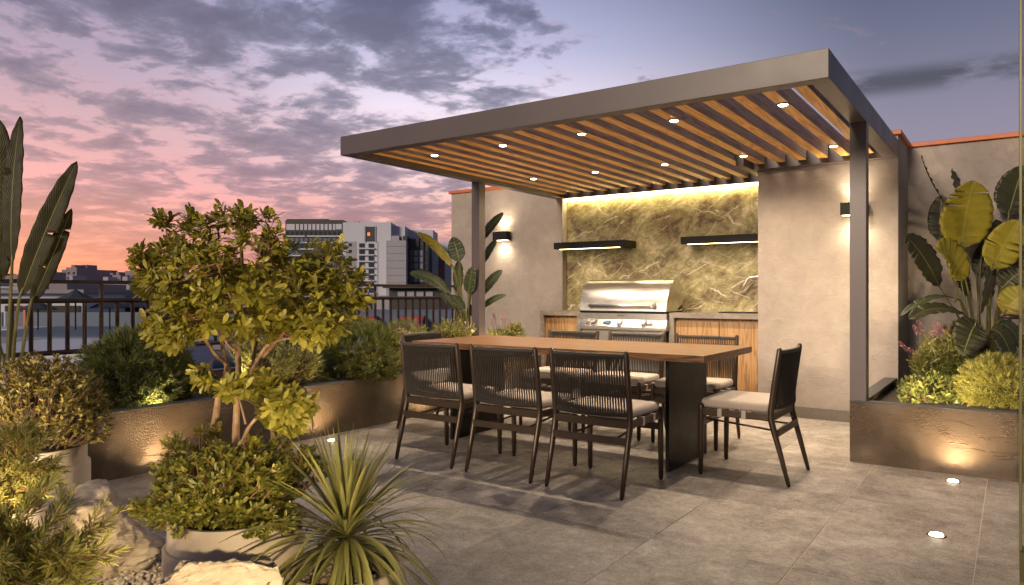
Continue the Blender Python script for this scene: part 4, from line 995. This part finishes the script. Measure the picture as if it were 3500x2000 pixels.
salvia('lit salvia clump with pink spikes at the wall corner of the short planter', at(3190, 1400, 5.65), [(3210, 1195, 80, 65), (3165, 1240, 50, 50), (3290, 1215, 60, 45)], SP(3000, 1050, 3.64,
    [(380, 545, 268, 430, 0), (500, 620, 385, 520, 0), (515, 355, 445, 228, 0), (580, 300, 505, 172, 0), (712, 335, 695, 185, 0), (700, 410, 668, 285, 0), (795, 300, 758, 165, 0), (785, 370, 765, 250, 1), (755, 360, 740, 250, 1), (865, 345, 890, 205, 0), (1180, 490, 1250, 445, 0)]), 5.6, n=130)
salvia('salvia clump with purple spikes between post and kitchen counter', at(1725, 1170, 7.8), [(1725, 1145, 65, 30), (1760, 1130, 35, 25)], SP(1650, 1000, 3.64,
    [(125, 400, 103, 330, 1), (160, 380, 140, 265, 1), (150, 330, 122, 255, 1), (245, 365, 232, 245, 0), (275, 400, 280, 310, 1), (322, 450, 325, 320, 0), (375, 455, 400, 380, 1), (425, 500, 485, 445, 1)]), 7.5, n=120)
salvia('salvia clump with purple spikes at the foot of the bird of paradise', at(1560, 1160, 7.3), [(1560, 1125, 65, 35), (1510, 1130, 40, 25)], SP(1330, 1100, 3.64,
    [(770, 140, 745, 20, 1), (775, 60, 765, -10, 1), (850, 100, 820, 20, 1), (860, 120, 855, 60, 1), (960, 60, 975, 0, 1), (980, 130, 995, 50, 1), (925, 170, 935, 120, 0), (880, 180, 890, 150, 1)]), 7.1, n=120)
salvia('salvia clump with violet spikes next to the small conifer mound', at(1420, 1170, 6.9), [(1420, 1140, 45, 22)], SP(1330, 1100, 3.64,
    [(110, 100, 105, 55, 1), (170, 90, 168, 38, 1), (225, 60, 215, 5, 1), (245, 120, 240, 30, 1), (318, 90, 330, 10, 0), (378, 80, 378, 50, 1)]), 6.8, n=90)
salvia('salvia with one violet spike at the door edge over the yellow conifer', at(3490, 1400, 5.0), [(3475, 1330, 20, 50)], [(3476, 1262, 3462, 1243, 1), (3484, 1235, 3478, 1226, 0)], 4.95, n=60)

# ------------------------------------------------------------------ large leaved plants
def blade(mb, base, tip, width, face, arch=0.0, sag=0.0, fold=.22, rip=.03, tears=0, n=30, prof=.42, seed=0):
    base, tip = Vector(base), Vector(tip); face = Vector(face).normalized(); ax = tip-base; L = ax.length; up = face-ax.normalized()*face.dot(ax.normalized()); up.normalize()
    mid = base.lerp(tip, .5)+up*arch+Vector((0, 0, sag)); rr = random.Random(seed)
    us = [-1, -.8, -.5, -.22, 0, .22, .5, .8, 1]; vs, fs, uv = [], [], []
    tr = {(rr.choice((0, 1)), rr.randint(5, n-4)) for _ in range(tears)}
    ph = rr.uniform(0, 6); rows_ = {r for _, r in tr}; wts = [.12 if i in rows_ else 1.0 for i in range(n)]; acc = [0]
    for q in wts: acc.append(acc[-1]+q)
    for i in range(n+1):
        t = acc[i]/acc[-1]; c = base*(1-t)**2+mid*2*t*(1-t)+tip*t*t; T = ((mid-base)*(1-t)+(tip-mid)*t).normalized()
        N = (face-T*face.dot(T)).normalized(); S = T.cross(N).normalized()
        x = t/prof if t < prof else 1-(t-prof)/(1-prof)
        w = width/2*(max(0.0, 1-(1-x)**2.2))**.62*(1 if t < prof else .35+.65*1) if 0 < t < 1 else width*.006
        for u in us:
            au = abs(u); r_ = rip*width*(math.sin(t*26+ph+u*2)*.6+math.sin(t*51+ph*2-u))*au
            sh = 0
            for sd_, row in tr:
                if (u > 0) == bool(sd_) and au > .3 and i in (row, row+1): sh = (1 if i == row+1 else -1)*L*.016*(au-.3)
            vs.append(c+S*(u*w)*math.cos(fold*au)+N*(au*w*math.sin(fold)+r_-au*au*w*.12)+T*(sh+au*L*.035*(1-t)))
            uv.append((u*.5+.5, t))
    m = len(us)
    for i in range(n):
        for j in range(m-1):
            uc = (us[j]+us[j+1])/2
            if any((uc > 0) == bool(s) and abs(uc) > .3 and i == row for s, row in tr): continue
            fs.append((i*m+j, i*m+j+1, (i+1)*m+j+1, (i+1)*m+j))
    k = len(mb.v); mb.add(vs, fs)
    for q, c in enumerate(uv): mb.uv[k+q] = c
def build_blade(name, mat, parent, **kw):
    mb = MB(); blade(mb, **kw); o = mb.build(name, mat, parent, smooth=True)
    ul = o.data.uv_layers.new(name='uv')
    for lp in o.data.loops: ul.data[lp.index].uv = mb.uv[lp.vertex_index]
    sm = o.modifiers.new('solid', 'SOLIDIFY'); sm.thickness = .0012; return o
def big_plant(name, label, cat, O, leaves, root, mats, pr_=.009, group='large leaved banana like plants'):
    """leaves: base px, tip px, depth base, depth tip, width m, facing, arch, sag, tears, material index"""
    O = Vector(O); t = empty(name, O, label=label, cat=cat, group=group)
    for i, (bx, by, tx, ty, d0, d1, w, face, arch, sag, tears, mi) in enumerate(leaves):
        b, tp = at(bx, by, d0)-O, at(tx, ty, d1)-O
        f = RGT*face[0]-FWD*face[1]+Vector((0, 0, face[2]))
        lf = build_blade('leaf', mats[mi], t, base=b, tip=tp, width=w, face=f, arch=arch, sag=sag, tears=tears, seed=i*7+3)
        r = Vector(root(i))-O
        st = (tp-b).normalized()
        pts = bez([r, r.lerp(b, .55)+Vector((0, 0, .05))-st*.03, b, b.lerp(tp, .12)], 6)
        MB().tube(pts, [pr_*(1-.55*k/(len(pts)-1)) for k in range(len(pts))], 8).build('stalk', M['petiole'], lf, smooth=True)
    return t
F4 = lambda a, b: (3050+a/1.942, 500+b/1.942)
px = 5.9/2453.5
def L4(b, tp, w, face, arch, sag, tears, mi, d0=5.9, d1=5.9): return (*F4(*b), *F4(*tp), d0, d1, w*1.12/1.942*px, face, arch, sag, tears, mi)
root4 = at(3368, 1300, 6.0); root4.z = .34
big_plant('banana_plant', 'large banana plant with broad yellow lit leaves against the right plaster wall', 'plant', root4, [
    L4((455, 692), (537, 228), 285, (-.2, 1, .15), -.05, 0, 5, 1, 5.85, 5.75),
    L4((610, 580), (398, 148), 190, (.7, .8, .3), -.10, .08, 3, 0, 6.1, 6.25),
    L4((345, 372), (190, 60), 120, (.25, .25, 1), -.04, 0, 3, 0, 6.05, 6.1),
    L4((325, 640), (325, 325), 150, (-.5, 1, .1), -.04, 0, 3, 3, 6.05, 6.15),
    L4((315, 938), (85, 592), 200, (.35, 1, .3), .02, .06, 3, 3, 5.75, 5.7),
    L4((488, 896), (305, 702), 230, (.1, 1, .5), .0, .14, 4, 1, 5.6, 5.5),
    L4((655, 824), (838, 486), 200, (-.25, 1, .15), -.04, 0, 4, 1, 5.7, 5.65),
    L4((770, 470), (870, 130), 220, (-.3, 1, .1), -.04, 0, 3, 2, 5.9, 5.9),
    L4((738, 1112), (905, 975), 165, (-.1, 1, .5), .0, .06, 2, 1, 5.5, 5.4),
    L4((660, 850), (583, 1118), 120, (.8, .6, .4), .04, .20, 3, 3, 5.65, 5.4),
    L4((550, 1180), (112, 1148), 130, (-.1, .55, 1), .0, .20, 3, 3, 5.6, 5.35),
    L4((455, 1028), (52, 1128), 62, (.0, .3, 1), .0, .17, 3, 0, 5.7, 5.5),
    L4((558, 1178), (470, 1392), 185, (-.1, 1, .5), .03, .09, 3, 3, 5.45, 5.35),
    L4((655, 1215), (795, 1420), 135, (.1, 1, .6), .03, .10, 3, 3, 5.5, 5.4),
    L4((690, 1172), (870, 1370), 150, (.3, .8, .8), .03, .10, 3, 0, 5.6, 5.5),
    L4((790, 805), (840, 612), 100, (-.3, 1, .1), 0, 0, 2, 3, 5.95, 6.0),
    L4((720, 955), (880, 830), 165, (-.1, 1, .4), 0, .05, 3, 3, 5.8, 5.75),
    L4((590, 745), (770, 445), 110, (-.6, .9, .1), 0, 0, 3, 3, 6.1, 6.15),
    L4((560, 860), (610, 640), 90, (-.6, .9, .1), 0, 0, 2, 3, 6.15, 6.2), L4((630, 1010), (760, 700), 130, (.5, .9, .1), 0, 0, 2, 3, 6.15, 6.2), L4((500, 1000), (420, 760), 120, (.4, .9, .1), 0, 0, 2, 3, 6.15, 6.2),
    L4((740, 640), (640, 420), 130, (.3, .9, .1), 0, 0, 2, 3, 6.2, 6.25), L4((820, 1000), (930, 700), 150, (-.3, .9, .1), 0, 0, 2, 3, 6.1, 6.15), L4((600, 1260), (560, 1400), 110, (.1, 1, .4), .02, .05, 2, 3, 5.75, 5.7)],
    lambda i: root4+Vector((.05*math.sin(i*2.1), .05*math.cos(i*1.3), 0)), [M['banana'], M['banana_lit'], M['banana_d'], M['banana_d']])
FB = lambda a, b: (a/1.673, 380+b/1.673)
pxb = 4.15/2453.5
def LB(b, tp, w, face, arch, sag, tears, mi, d0=4.15, d1=4.15): return (*FB(*b), *FB(*tp), d0, d1, w/1.673*pxb, face, arch, sag, tears, mi)
rootb = at(10, 1330, 4.2); rootb.z = .34
big_plant('traveller_palm', 'tall dark paddle leaved plant before the railing at the photo edge', 'plant', rootb, [
    LB((-5, 1015), (0, 50), 190, (.3, 1, 0), 0, 0, 0, 2, 4.2, 4.2), LB((68, 905), (118, 32), 128, (-.05, 1, 0), .06, 0, 1, 2, 4.1, 4.2),
    LB((108, 1088), (441, 285), 140, (.15, 1, .1), .05, .0, 2, 2, 4.05, 4.1), LB((170, 1125), (410, 556), 100, (.25, 1, .1), -.03, 0, 2, 2, 4.0, 4.1),
    LB((-120, 1000), (-160, 200), 180, (.2, 1, 0), 0, 0, 1, 2, 4.3, 4.3)],
    lambda i: rootb+Vector((.03*i-.05, .02*i, 0)), [M['palm'], M['palm'], M['palm']], pr_=.013)
FM = lambda a, b: (1350+a/2.553, 580+b/2.553)
pxm = 7.45/2453.5
def LM(b, tp, w, face, arch, sag, tears, mi, d0=7.45, d1=7.45): return (*FM(*b), *FM(*tp), d0, d1, w/2.553*pxm, face, arch, sag, tears, mi)
rootm = at(1600, 1140, 7.45); rootm.z = .34
big_plant('bird_of_paradise', 'bird of paradise plant with paddle leaves behind the left pergola post', 'plant', rootm, [
    LM((512, 868), (192, 552), 100, (.5, .9, .5), 0, .1, 2, 1), LM((492, 1095), (125, 905), 120, (.1, 1, .6), 0, .12, 1, 2), LM((565, 808), (505, 588), 150, (-.3, 1, .1), -.02, 0, 0, 0, 7.3, 7.3),
    LM((548, 1062), (560, 790), 115, (.6, .8, .1), -.02, 0, 0, 0, 7.55, 7.6), LM((640, 1090), (680, 845), 115, (-.3, 1, .2), .02, 0, 0, 2, 7.3, 7.2),
    LM((735, 640), (946, 376), 95, (-.4, 1, .4), 0, .04, 0, 2), LM((745, 850), (890, 608), 85, (-.6, .9, .3), 0, .04, 0, 2), LM((735, 1120), (937, 878), 100, (-.4, 1, .4), 0, .05, 0, 2), LM((740, 1225), (972, 1094), 75, (-.1, .8, .8), 0, .06, 0, 2),
    LM((612, 1240), (478, 1110), 95, (.3, 1, .5), 0, .05, 0, 2, 7.3, 7.25), LM((530, 1235), (388, 1085), 70, (.3, 1, .5), 0, .06, 0, 2, 7.4, 7.4), LM((650, 1290), (655, 1170), 60, (.5, 1, .1), 0, 0, 0, 2)],
    lambda i: rootm+Vector((.05*math.sin(i*2.3), .04*math.cos(i*1.7), 0)), [M['banana'], M['banana_lit'], M['banana']], pr_=.014)

# ------------------------------------------------------------------ planter spike lights, plus added lamps filling light onto pots, boulder and shrubs
def spike(loc, aim, power, label, size=95):
    loc = Vector(loc); t = empty('garden_or_fill_spotlight', loc, label=label, cat='garden light', group='small black garden spotlights')  # shared by planter lamps and added fill lamps
    q = Vector((0, 0, 1)).rotation_difference((Vector(aim)-loc).normalized())
    b = MB().lathe([(.0005, -.05), (.018, -.05), (.022, -.03), (.022, .0), (.018, .0), (.018, -.012), (.0005, -.012)], seg=20).build('lamp_head', M['black'], t, smooth=True); b.rotation_euler = q.to_euler()
    MB().lathe([(.0175, -.010), (.0005, -.010)], seg=20).build('lens', M['lens'], b)
    MB().tube([(0, 0, -.04), (0, 0, min(-.14, -loc.z) if loc.x > -3.9 and loc.y < 4 else -.14)], [.005, .003], 8).build('spike', M['black'], t)
    spot(loc+(Vector(aim)-loc).normalized()*.006, Vector(aim)-loc, power*3.0, size, .9, .018, (1.0, .76, .42))
l1 = Vector((-4.60, 3.02, .38)); spike(l1, at(930, 1200, 5.4), 9, 'black garden spotlight aimed at the narrow leaved shrub behind the tree')
l2 = Vector((-4.60, 4.35, .38)); spike(l2, at(1330, 1180, 6.3), 6, 'black garden spotlight among the cover leaves below the olive shrub')
l3 = Vector((-.44, 5.33, .37)); spike(l3, at(3185, 1200, 5.7), 17, 'black garden spotlight aimed at the pink salvia in the short planter')
l4 = Vector((-.13, 5.32, .37)); spike(l4, at(3440, 1250, 5.2), 7, 'black garden spotlight aimed at the yellow conifer mound')
l5 = at(1660, 1170, 7.2); l5.z = .43; spike(l5, at(1640, 900, 7.4), 6, 'black garden spotlight at the foot of the bird of paradise', 110)
l6 = Vector((-1.02, .88, .53)); spike(l6, (-2.12, 1.43, .90), 12, 'added black fill spotlight in the pebbles before the tree pot', 120)  # from here on lamps are added to brighten pots, boulder and plants
l7 = Vector((-3.35, .92, .30)); spike(l7, (-3.85, 1.5, .6), 11, 'added black fill spotlight in the pebbles before the left pot', 120)
l9 = Vector((-2.45, .75, .40)); spike(l9, (-3.05, 1.4, .2), 9, 'added black fill spotlight in the pebbles aimed at the large boulder', 110)
l10 = Vector((-1.36, .30, .14)); spike(l10, (-2.0, .85, .3), 1.3, 'added black fill spotlight in the pebbles aimed at the corner juniper', 110)
l11 = Vector((-4.57, 2.5, .37)); spike(l11, (-5.0, 2.6, .8), 1.6, 'added black fill spotlight in the long planter below the round conifer', 130)
l8 = Vector((-1.45, .55, .10)); spike(l8, (-1.8, 1.6, .45), 9, 'added black fill spotlight in the pebbles before the spiky plant', 120)

# ------------------------------------------------------------------ city beyond the railing
def block(name, label, x0, x1, ytop, depth, thick, mat, zb=-26, cat='building', group=None, yaw=0.0):
    """building whose front spans picture columns x0..x1 at a true depth; returns root, width, height"""
    a, b = at(x0, ytop, depth), at(x1, ytop, depth); w = (b-a).length; h = a.z-zb
    t = empty(name, (a.x, a.y, zb), YAW+yaw, label, cat, group)
    MB().box(0, w, 0, thick, 0, h).build('wall', mat, t)
    return t, w, h
def windows(t, rects, mat, depth=.0, name='window', y=-.08):
    for (x0, x1, z0, z1) in rects: MB().box(x0, x1, y, y+.06, z0, z1).build(name, mat, t)
mpp = 300/2453.5
# dark roofed slab with glazed top floor
t, w, h = block('apartment_building', 'dark roofed apartment block with blue balconies behind the tree crown', 975, 1172, 752, 300, 26, M['darkwall'])
windows(t, [(4*mpp, w-26*mpp, h-34*mpp, h-14*mpp), (w-24*mpp, w-4*mpp, h-32*mpp, h-14*mpp)], M['white'], name='glazed_floor')
windows(t, [(k*14*mpp+5*mpp, k*14*mpp+8*mpp, h-34*mpp, h-14*mpp) for k in range(2, 12)], M['darkwall'], y=-.2, name='mullion')
for k in range(9):
    z = h-(58+22*k)*mpp
    MB().box(0, w, -.7, -.05, z, z+4.5*mpp).build('balcony', M['white'], t)
    windows(t, [(j*16*mpp+3*mpp, j*16*mpp+13*mpp, z+6*mpp, z+19*mpp) for j in range(12)], M['bluegrey'] if k % 2 else M['glassdark'])
MB().box(0, w*.72, 2, 14, h, h+5*mpp).build('roof', M['darkwall'], t)
# white tower
t, w, h = block('apartment_building', 'white apartment tower with a recessed loggia and balcony column', 1172, 1336, 760, 300, 30, M['white'])
windows(t, [(76*mpp, 110*mpp, h-66*mpp, h-15*mpp)], M['darkwall'], name='loggia'); windows(t, [(74*mpp, 78*mpp, h-68*mpp, h-13*mpp), (110*mpp, 113*mpp, h-68*mpp, h-13*mpp)], M['grey'], y=-.4, name='loggia_frame')
windows(t, [(84*mpp, 93*mpp, h-46*mpp, h-35*mpp)], M['red_light'], y=-.2, name='lit_window')
windows(t, [(10*mpp, 46*mpp, h-250*mpp, h-66*mpp)], M['grey'], y=-.12, name='recess')
for k in range(8):
    z = h-(72+22*k)*mpp
    windows(t, [(56*mpp, 74*mpp, z-14*mpp, z), (88*mpp, 106*mpp, z-15*mpp, z-1*mpp), (20*mpp, 30*mpp, z-10*mpp, z)], M['glassdark'], y=-.3)
    MB().box(52*mpp, 108*mpp, -1.2, -.35, z-20*mpp, z-16*mpp).build('balcony', M['white'], t)
MB().box(118*mpp, 120*mpp, -.15, -.01, 0, h-66*mpp).build('pipe', M['grey'], t)
MB().box(30*mpp, 48*mpp, 4, 9, h, h+7*mpp).build('rooftop_plant', M['grey'], t); MB().box(8*mpp, 14*mpp, 4, 9, h, h+4*mpp).build('rooftop_plant', M['grey'], t)
# stepped wing
t, w, h = block('office_building', 'white stepped block right of the apartment tower', 1334, 1384, 773, 304, 24, M['white'])
t, w, h = block('office_building', 'grey panel clad block in front of the white stepped block', 1320, 1388, 822, 290, 20, M['grey'])
windows(t, [(0, w, h-(20+24*k)*mpp, h-(19+24*k)*mpp) for k in range(7)], M['darkwall'], name='panel_joint', y=-.03)
MB().box(14*mpp, 40*mpp, 2, 10, h, h+17*mpp).build('rooftop_plant', M['grey'], t); MB().box(52*mpp, 66*mpp, 2, 10, h, h+16*mpp).build('rooftop_plant', M['darkwall'], t)
t, w, h = block('office_building', 'dark glazed office block with pale window panels', 1388, 1464, 815, 296, 22, M['darkwall'])
for k in range(5):
    for j in range(4):
        windows(t, [((12+16*j)*mpp, (24+16*j)*mpp, h-(58+22*k)*mpp, h-(40+22*k)*mpp)], M['grey'] if (k*3+j) % 3 else M['glassdark'])
for j in range(5): MB().box((10+16*j)*mpp, (12+16*j)*mpp, -.6, -.1, h-160*mpp, h+1).build('fin', M['glassdark'], t)
t, w, h = block('office_building', 'pale pink plaster block behind the bird of paradise leaves', 1376, 1480, 786, 315, 20, M['white'])
t, w, h = block('office_building', 'lower pale block with red vertical sign', 1462, 1600, 828, 310, 20, M['white'])
windows(t, [(38*mpp, 60*mpp, h-150*mpp, h-52*mpp)], M['glassdark'], name='dark_bay', y=-.15)
windows(t, [(42*mpp, 47*mpp, h-122*mpp, h-86*mpp), (42*mpp, 54*mpp, h-90*mpp, h-86*mpp), (49*mpp, 54*mpp, h-104*mpp, h-90*mpp), (44*mpp, 54*mpp, h-122*mpp, h-117*mpp)], M['red'], name='sign', y=-.4)
# near low pavilion on the right
mp2 = 45/2453.5
t, w, h = block('pavilion', 'dark flat roofed pavilion with pale window panels behind the railing end', 1330, 1500, 985, 45, 5, M['darkwall'], -5)
windows(t, [((30+32*k)*mp2, (54+32*k)*mp2, h-36*mp2, h-12*mp2) for k in range(4)], M['grey'])
MB().box(-.3, w+.3, -.6, 5.2, h, h+.16).build('roof', M['darkwall'], t)
t, w, h = block('low_building', 'low pale concrete building below the apartment tower', 900, 1330, 1012, 60, 10, M['grey'], -8)
windows(t, [((10+42*k)*60/2453.5, (36+42*k)*60/2453.5, h-1.4, h-.35) for k in range(9)], M['glassdark'])
t, w, h = block('low_building', 'dark low roof with pink awnings behind the right railing', 1050, 1560, 1075, 30, 9, M['bluegrey'], -6)
for q, (a, b) in enumerate(((60, 140), (170, 240), (320, 400))):
    MB().prism([(0, h-.05), (-1.1, h-.42), (-1.1, h-.47), (0, h-.12)], a*30/2453.5, b*30/2453.5).build('awning', M['red'], t)
# neighbour terrace on the left
t, w, h = block('neighbour_house', 'long white flat roofed house with dark openings beyond the railing', -260, 292, 1003, 38, 7, M['white'], -10)
m3 = 38/2453.5
windows(t, [((260+20)*m3, (260+96)*m3, h-62*m3, h-42*m3), ((260+118)*m3, (260+275)*m3, h-64*m3, h-42*m3), (20*m3, 220*m3, h-64*m3, h-42*m3)], M['black'], name='opening')
windows(t, [((260+20)*m3, (260+540)*m3, h-125*m3, h-64*m3), (20*m3, 270*m3, h-125*m3, h-64*m3)], M['bluegrey'], name='glazing', y=-.05)
windows(t, [((260+84)*m3, (260+92)*m3, h-140*m3, h-42*m3)], M['coping'], y=-.12, name='door')
MB().box(-.2, w+.2, -.5, 7.2, h, h+.2).build('roof', M['roofgrey'], t)
t, w, h = block('neighbour_house', 'grey flat roofed house with dark opening behind the conifer', 292, 900, 1010, 42, 8, M['grey'], -10)
m3 = 42/2453.5
windows(t, [(20*m3, 560*m3, h-62*m3, h-40*m3)], M['black'], name='opening'); windows(t, [(10*m3, 590*m3, h-150*m3, h-64*m3)], M['bluegrey'], y=-.05, name='glazing')
t, w, h = block('terrace_deck', 'pale neighbouring roof terrace deck seen between the balusters', -260, 330, 1126, 34, 3.2, M['white'], -12)
t, w, h = block('terrace_deck', 'blue grey lower roof deck of the neighbours', -300, 900, 1152, 28, 9, M['bluegrey'], -12)
MB().box(0, w, -.12, -.005, h-.5, h-.28).build('edge_trim', M['roofgrey'], t)
t, w, h = block('terrace_deck', 'white low parapet roof nearest beyond the railing', -300, 420, 1205, 20, 6, M['white'], -12)
def parasol(x, y, d, s, label):
    p = at(x, y, d); t = empty('closed_parasol' if s < .5 else 'garden_parasol', p, label=label, cat='parasol', group='dark parasols on the neighbouring terrace')
    MB().tube([(0, 0, 0), (0, 0, 2.5*s)], .035, 8).build('pole', M['black'], t)
    MB().lathe([(.02, 2.5*s), (.5*s, 2.2*s), (1.5*s, 1.75*s), (1.45*s, 1.7*s), (.5*s, 2.08*s), (.02, 2.3*s)], seg=8).build('canopy', M['tent'], t)
for x, y, d, s, lab in ((130, 1128, 33, .55, 'dark parasol on the neighbouring terrace, nearest the orange door'), (258, 1128, 33, .75, 'peaked dark parasol in the middle of the neighbouring terrace'), (375, 1128, 33.5, .6, 'dark parasol at the right end of the neighbouring terrace')):
    parasol(x, y, d, s, lab)
# skyline
sk_rng = random.Random(21)
SK = [(-60, 60, 942, 700), (40, 105, 938, 640), (120, 178, 930, 720), (196, 236, 930, 900), (226, 262, 914, 600), (258, 312, 921, 640), (312, 352, 938, 800), (352, 386, 933, 860), (384, 412, 940, 760), (428, 470, 926, 650), (464, 520, 935, 700), (520, 640, 930, 620), (640, 760, 936, 700), (760, 880, 925, 560), (880, 976, 930, 600)]
for q, (a, b, yt, d) in enumerate(SK):
    words = ['flat topped', 'stepped', 'slim', 'broad', 'low', 'pale'][q % 6]
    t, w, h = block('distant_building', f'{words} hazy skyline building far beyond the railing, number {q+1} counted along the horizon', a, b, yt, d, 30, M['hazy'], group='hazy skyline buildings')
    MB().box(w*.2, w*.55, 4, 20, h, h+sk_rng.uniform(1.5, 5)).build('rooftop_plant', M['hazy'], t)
    nw = max(2, int(w/9)); fl_ = 4
    windows(t, [(w*(j+.25)/nw, w*(j+.7)/nw, h-4-4.2*k-1.8, h-4-4.2*k) for j in range(min(nw, 8)) for k in range(fl_)], M['glassdark'])
# mid-distance low roofs
MR = random.Random(5)
for q in range(16):
    x = -80+q*62; d = MR.uniform(90, 170); yt = 1001+MR.uniform(-38, -8)*1.0
    if x > 900: break
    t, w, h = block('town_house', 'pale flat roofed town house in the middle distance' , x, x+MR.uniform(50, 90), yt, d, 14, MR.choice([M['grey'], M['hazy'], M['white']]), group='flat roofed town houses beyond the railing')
    MB().box(w*.3, w*.5, 3, 6, h, h+1.1).build('rooftop_plant', M['grey'], t)
    windows(t, [(w*(j+.2)/4, w*(j+.7)/4, h-3.2-3*k, h-1.6-3*k) for j in range(4) for k in range(2)], M['glassdark'])
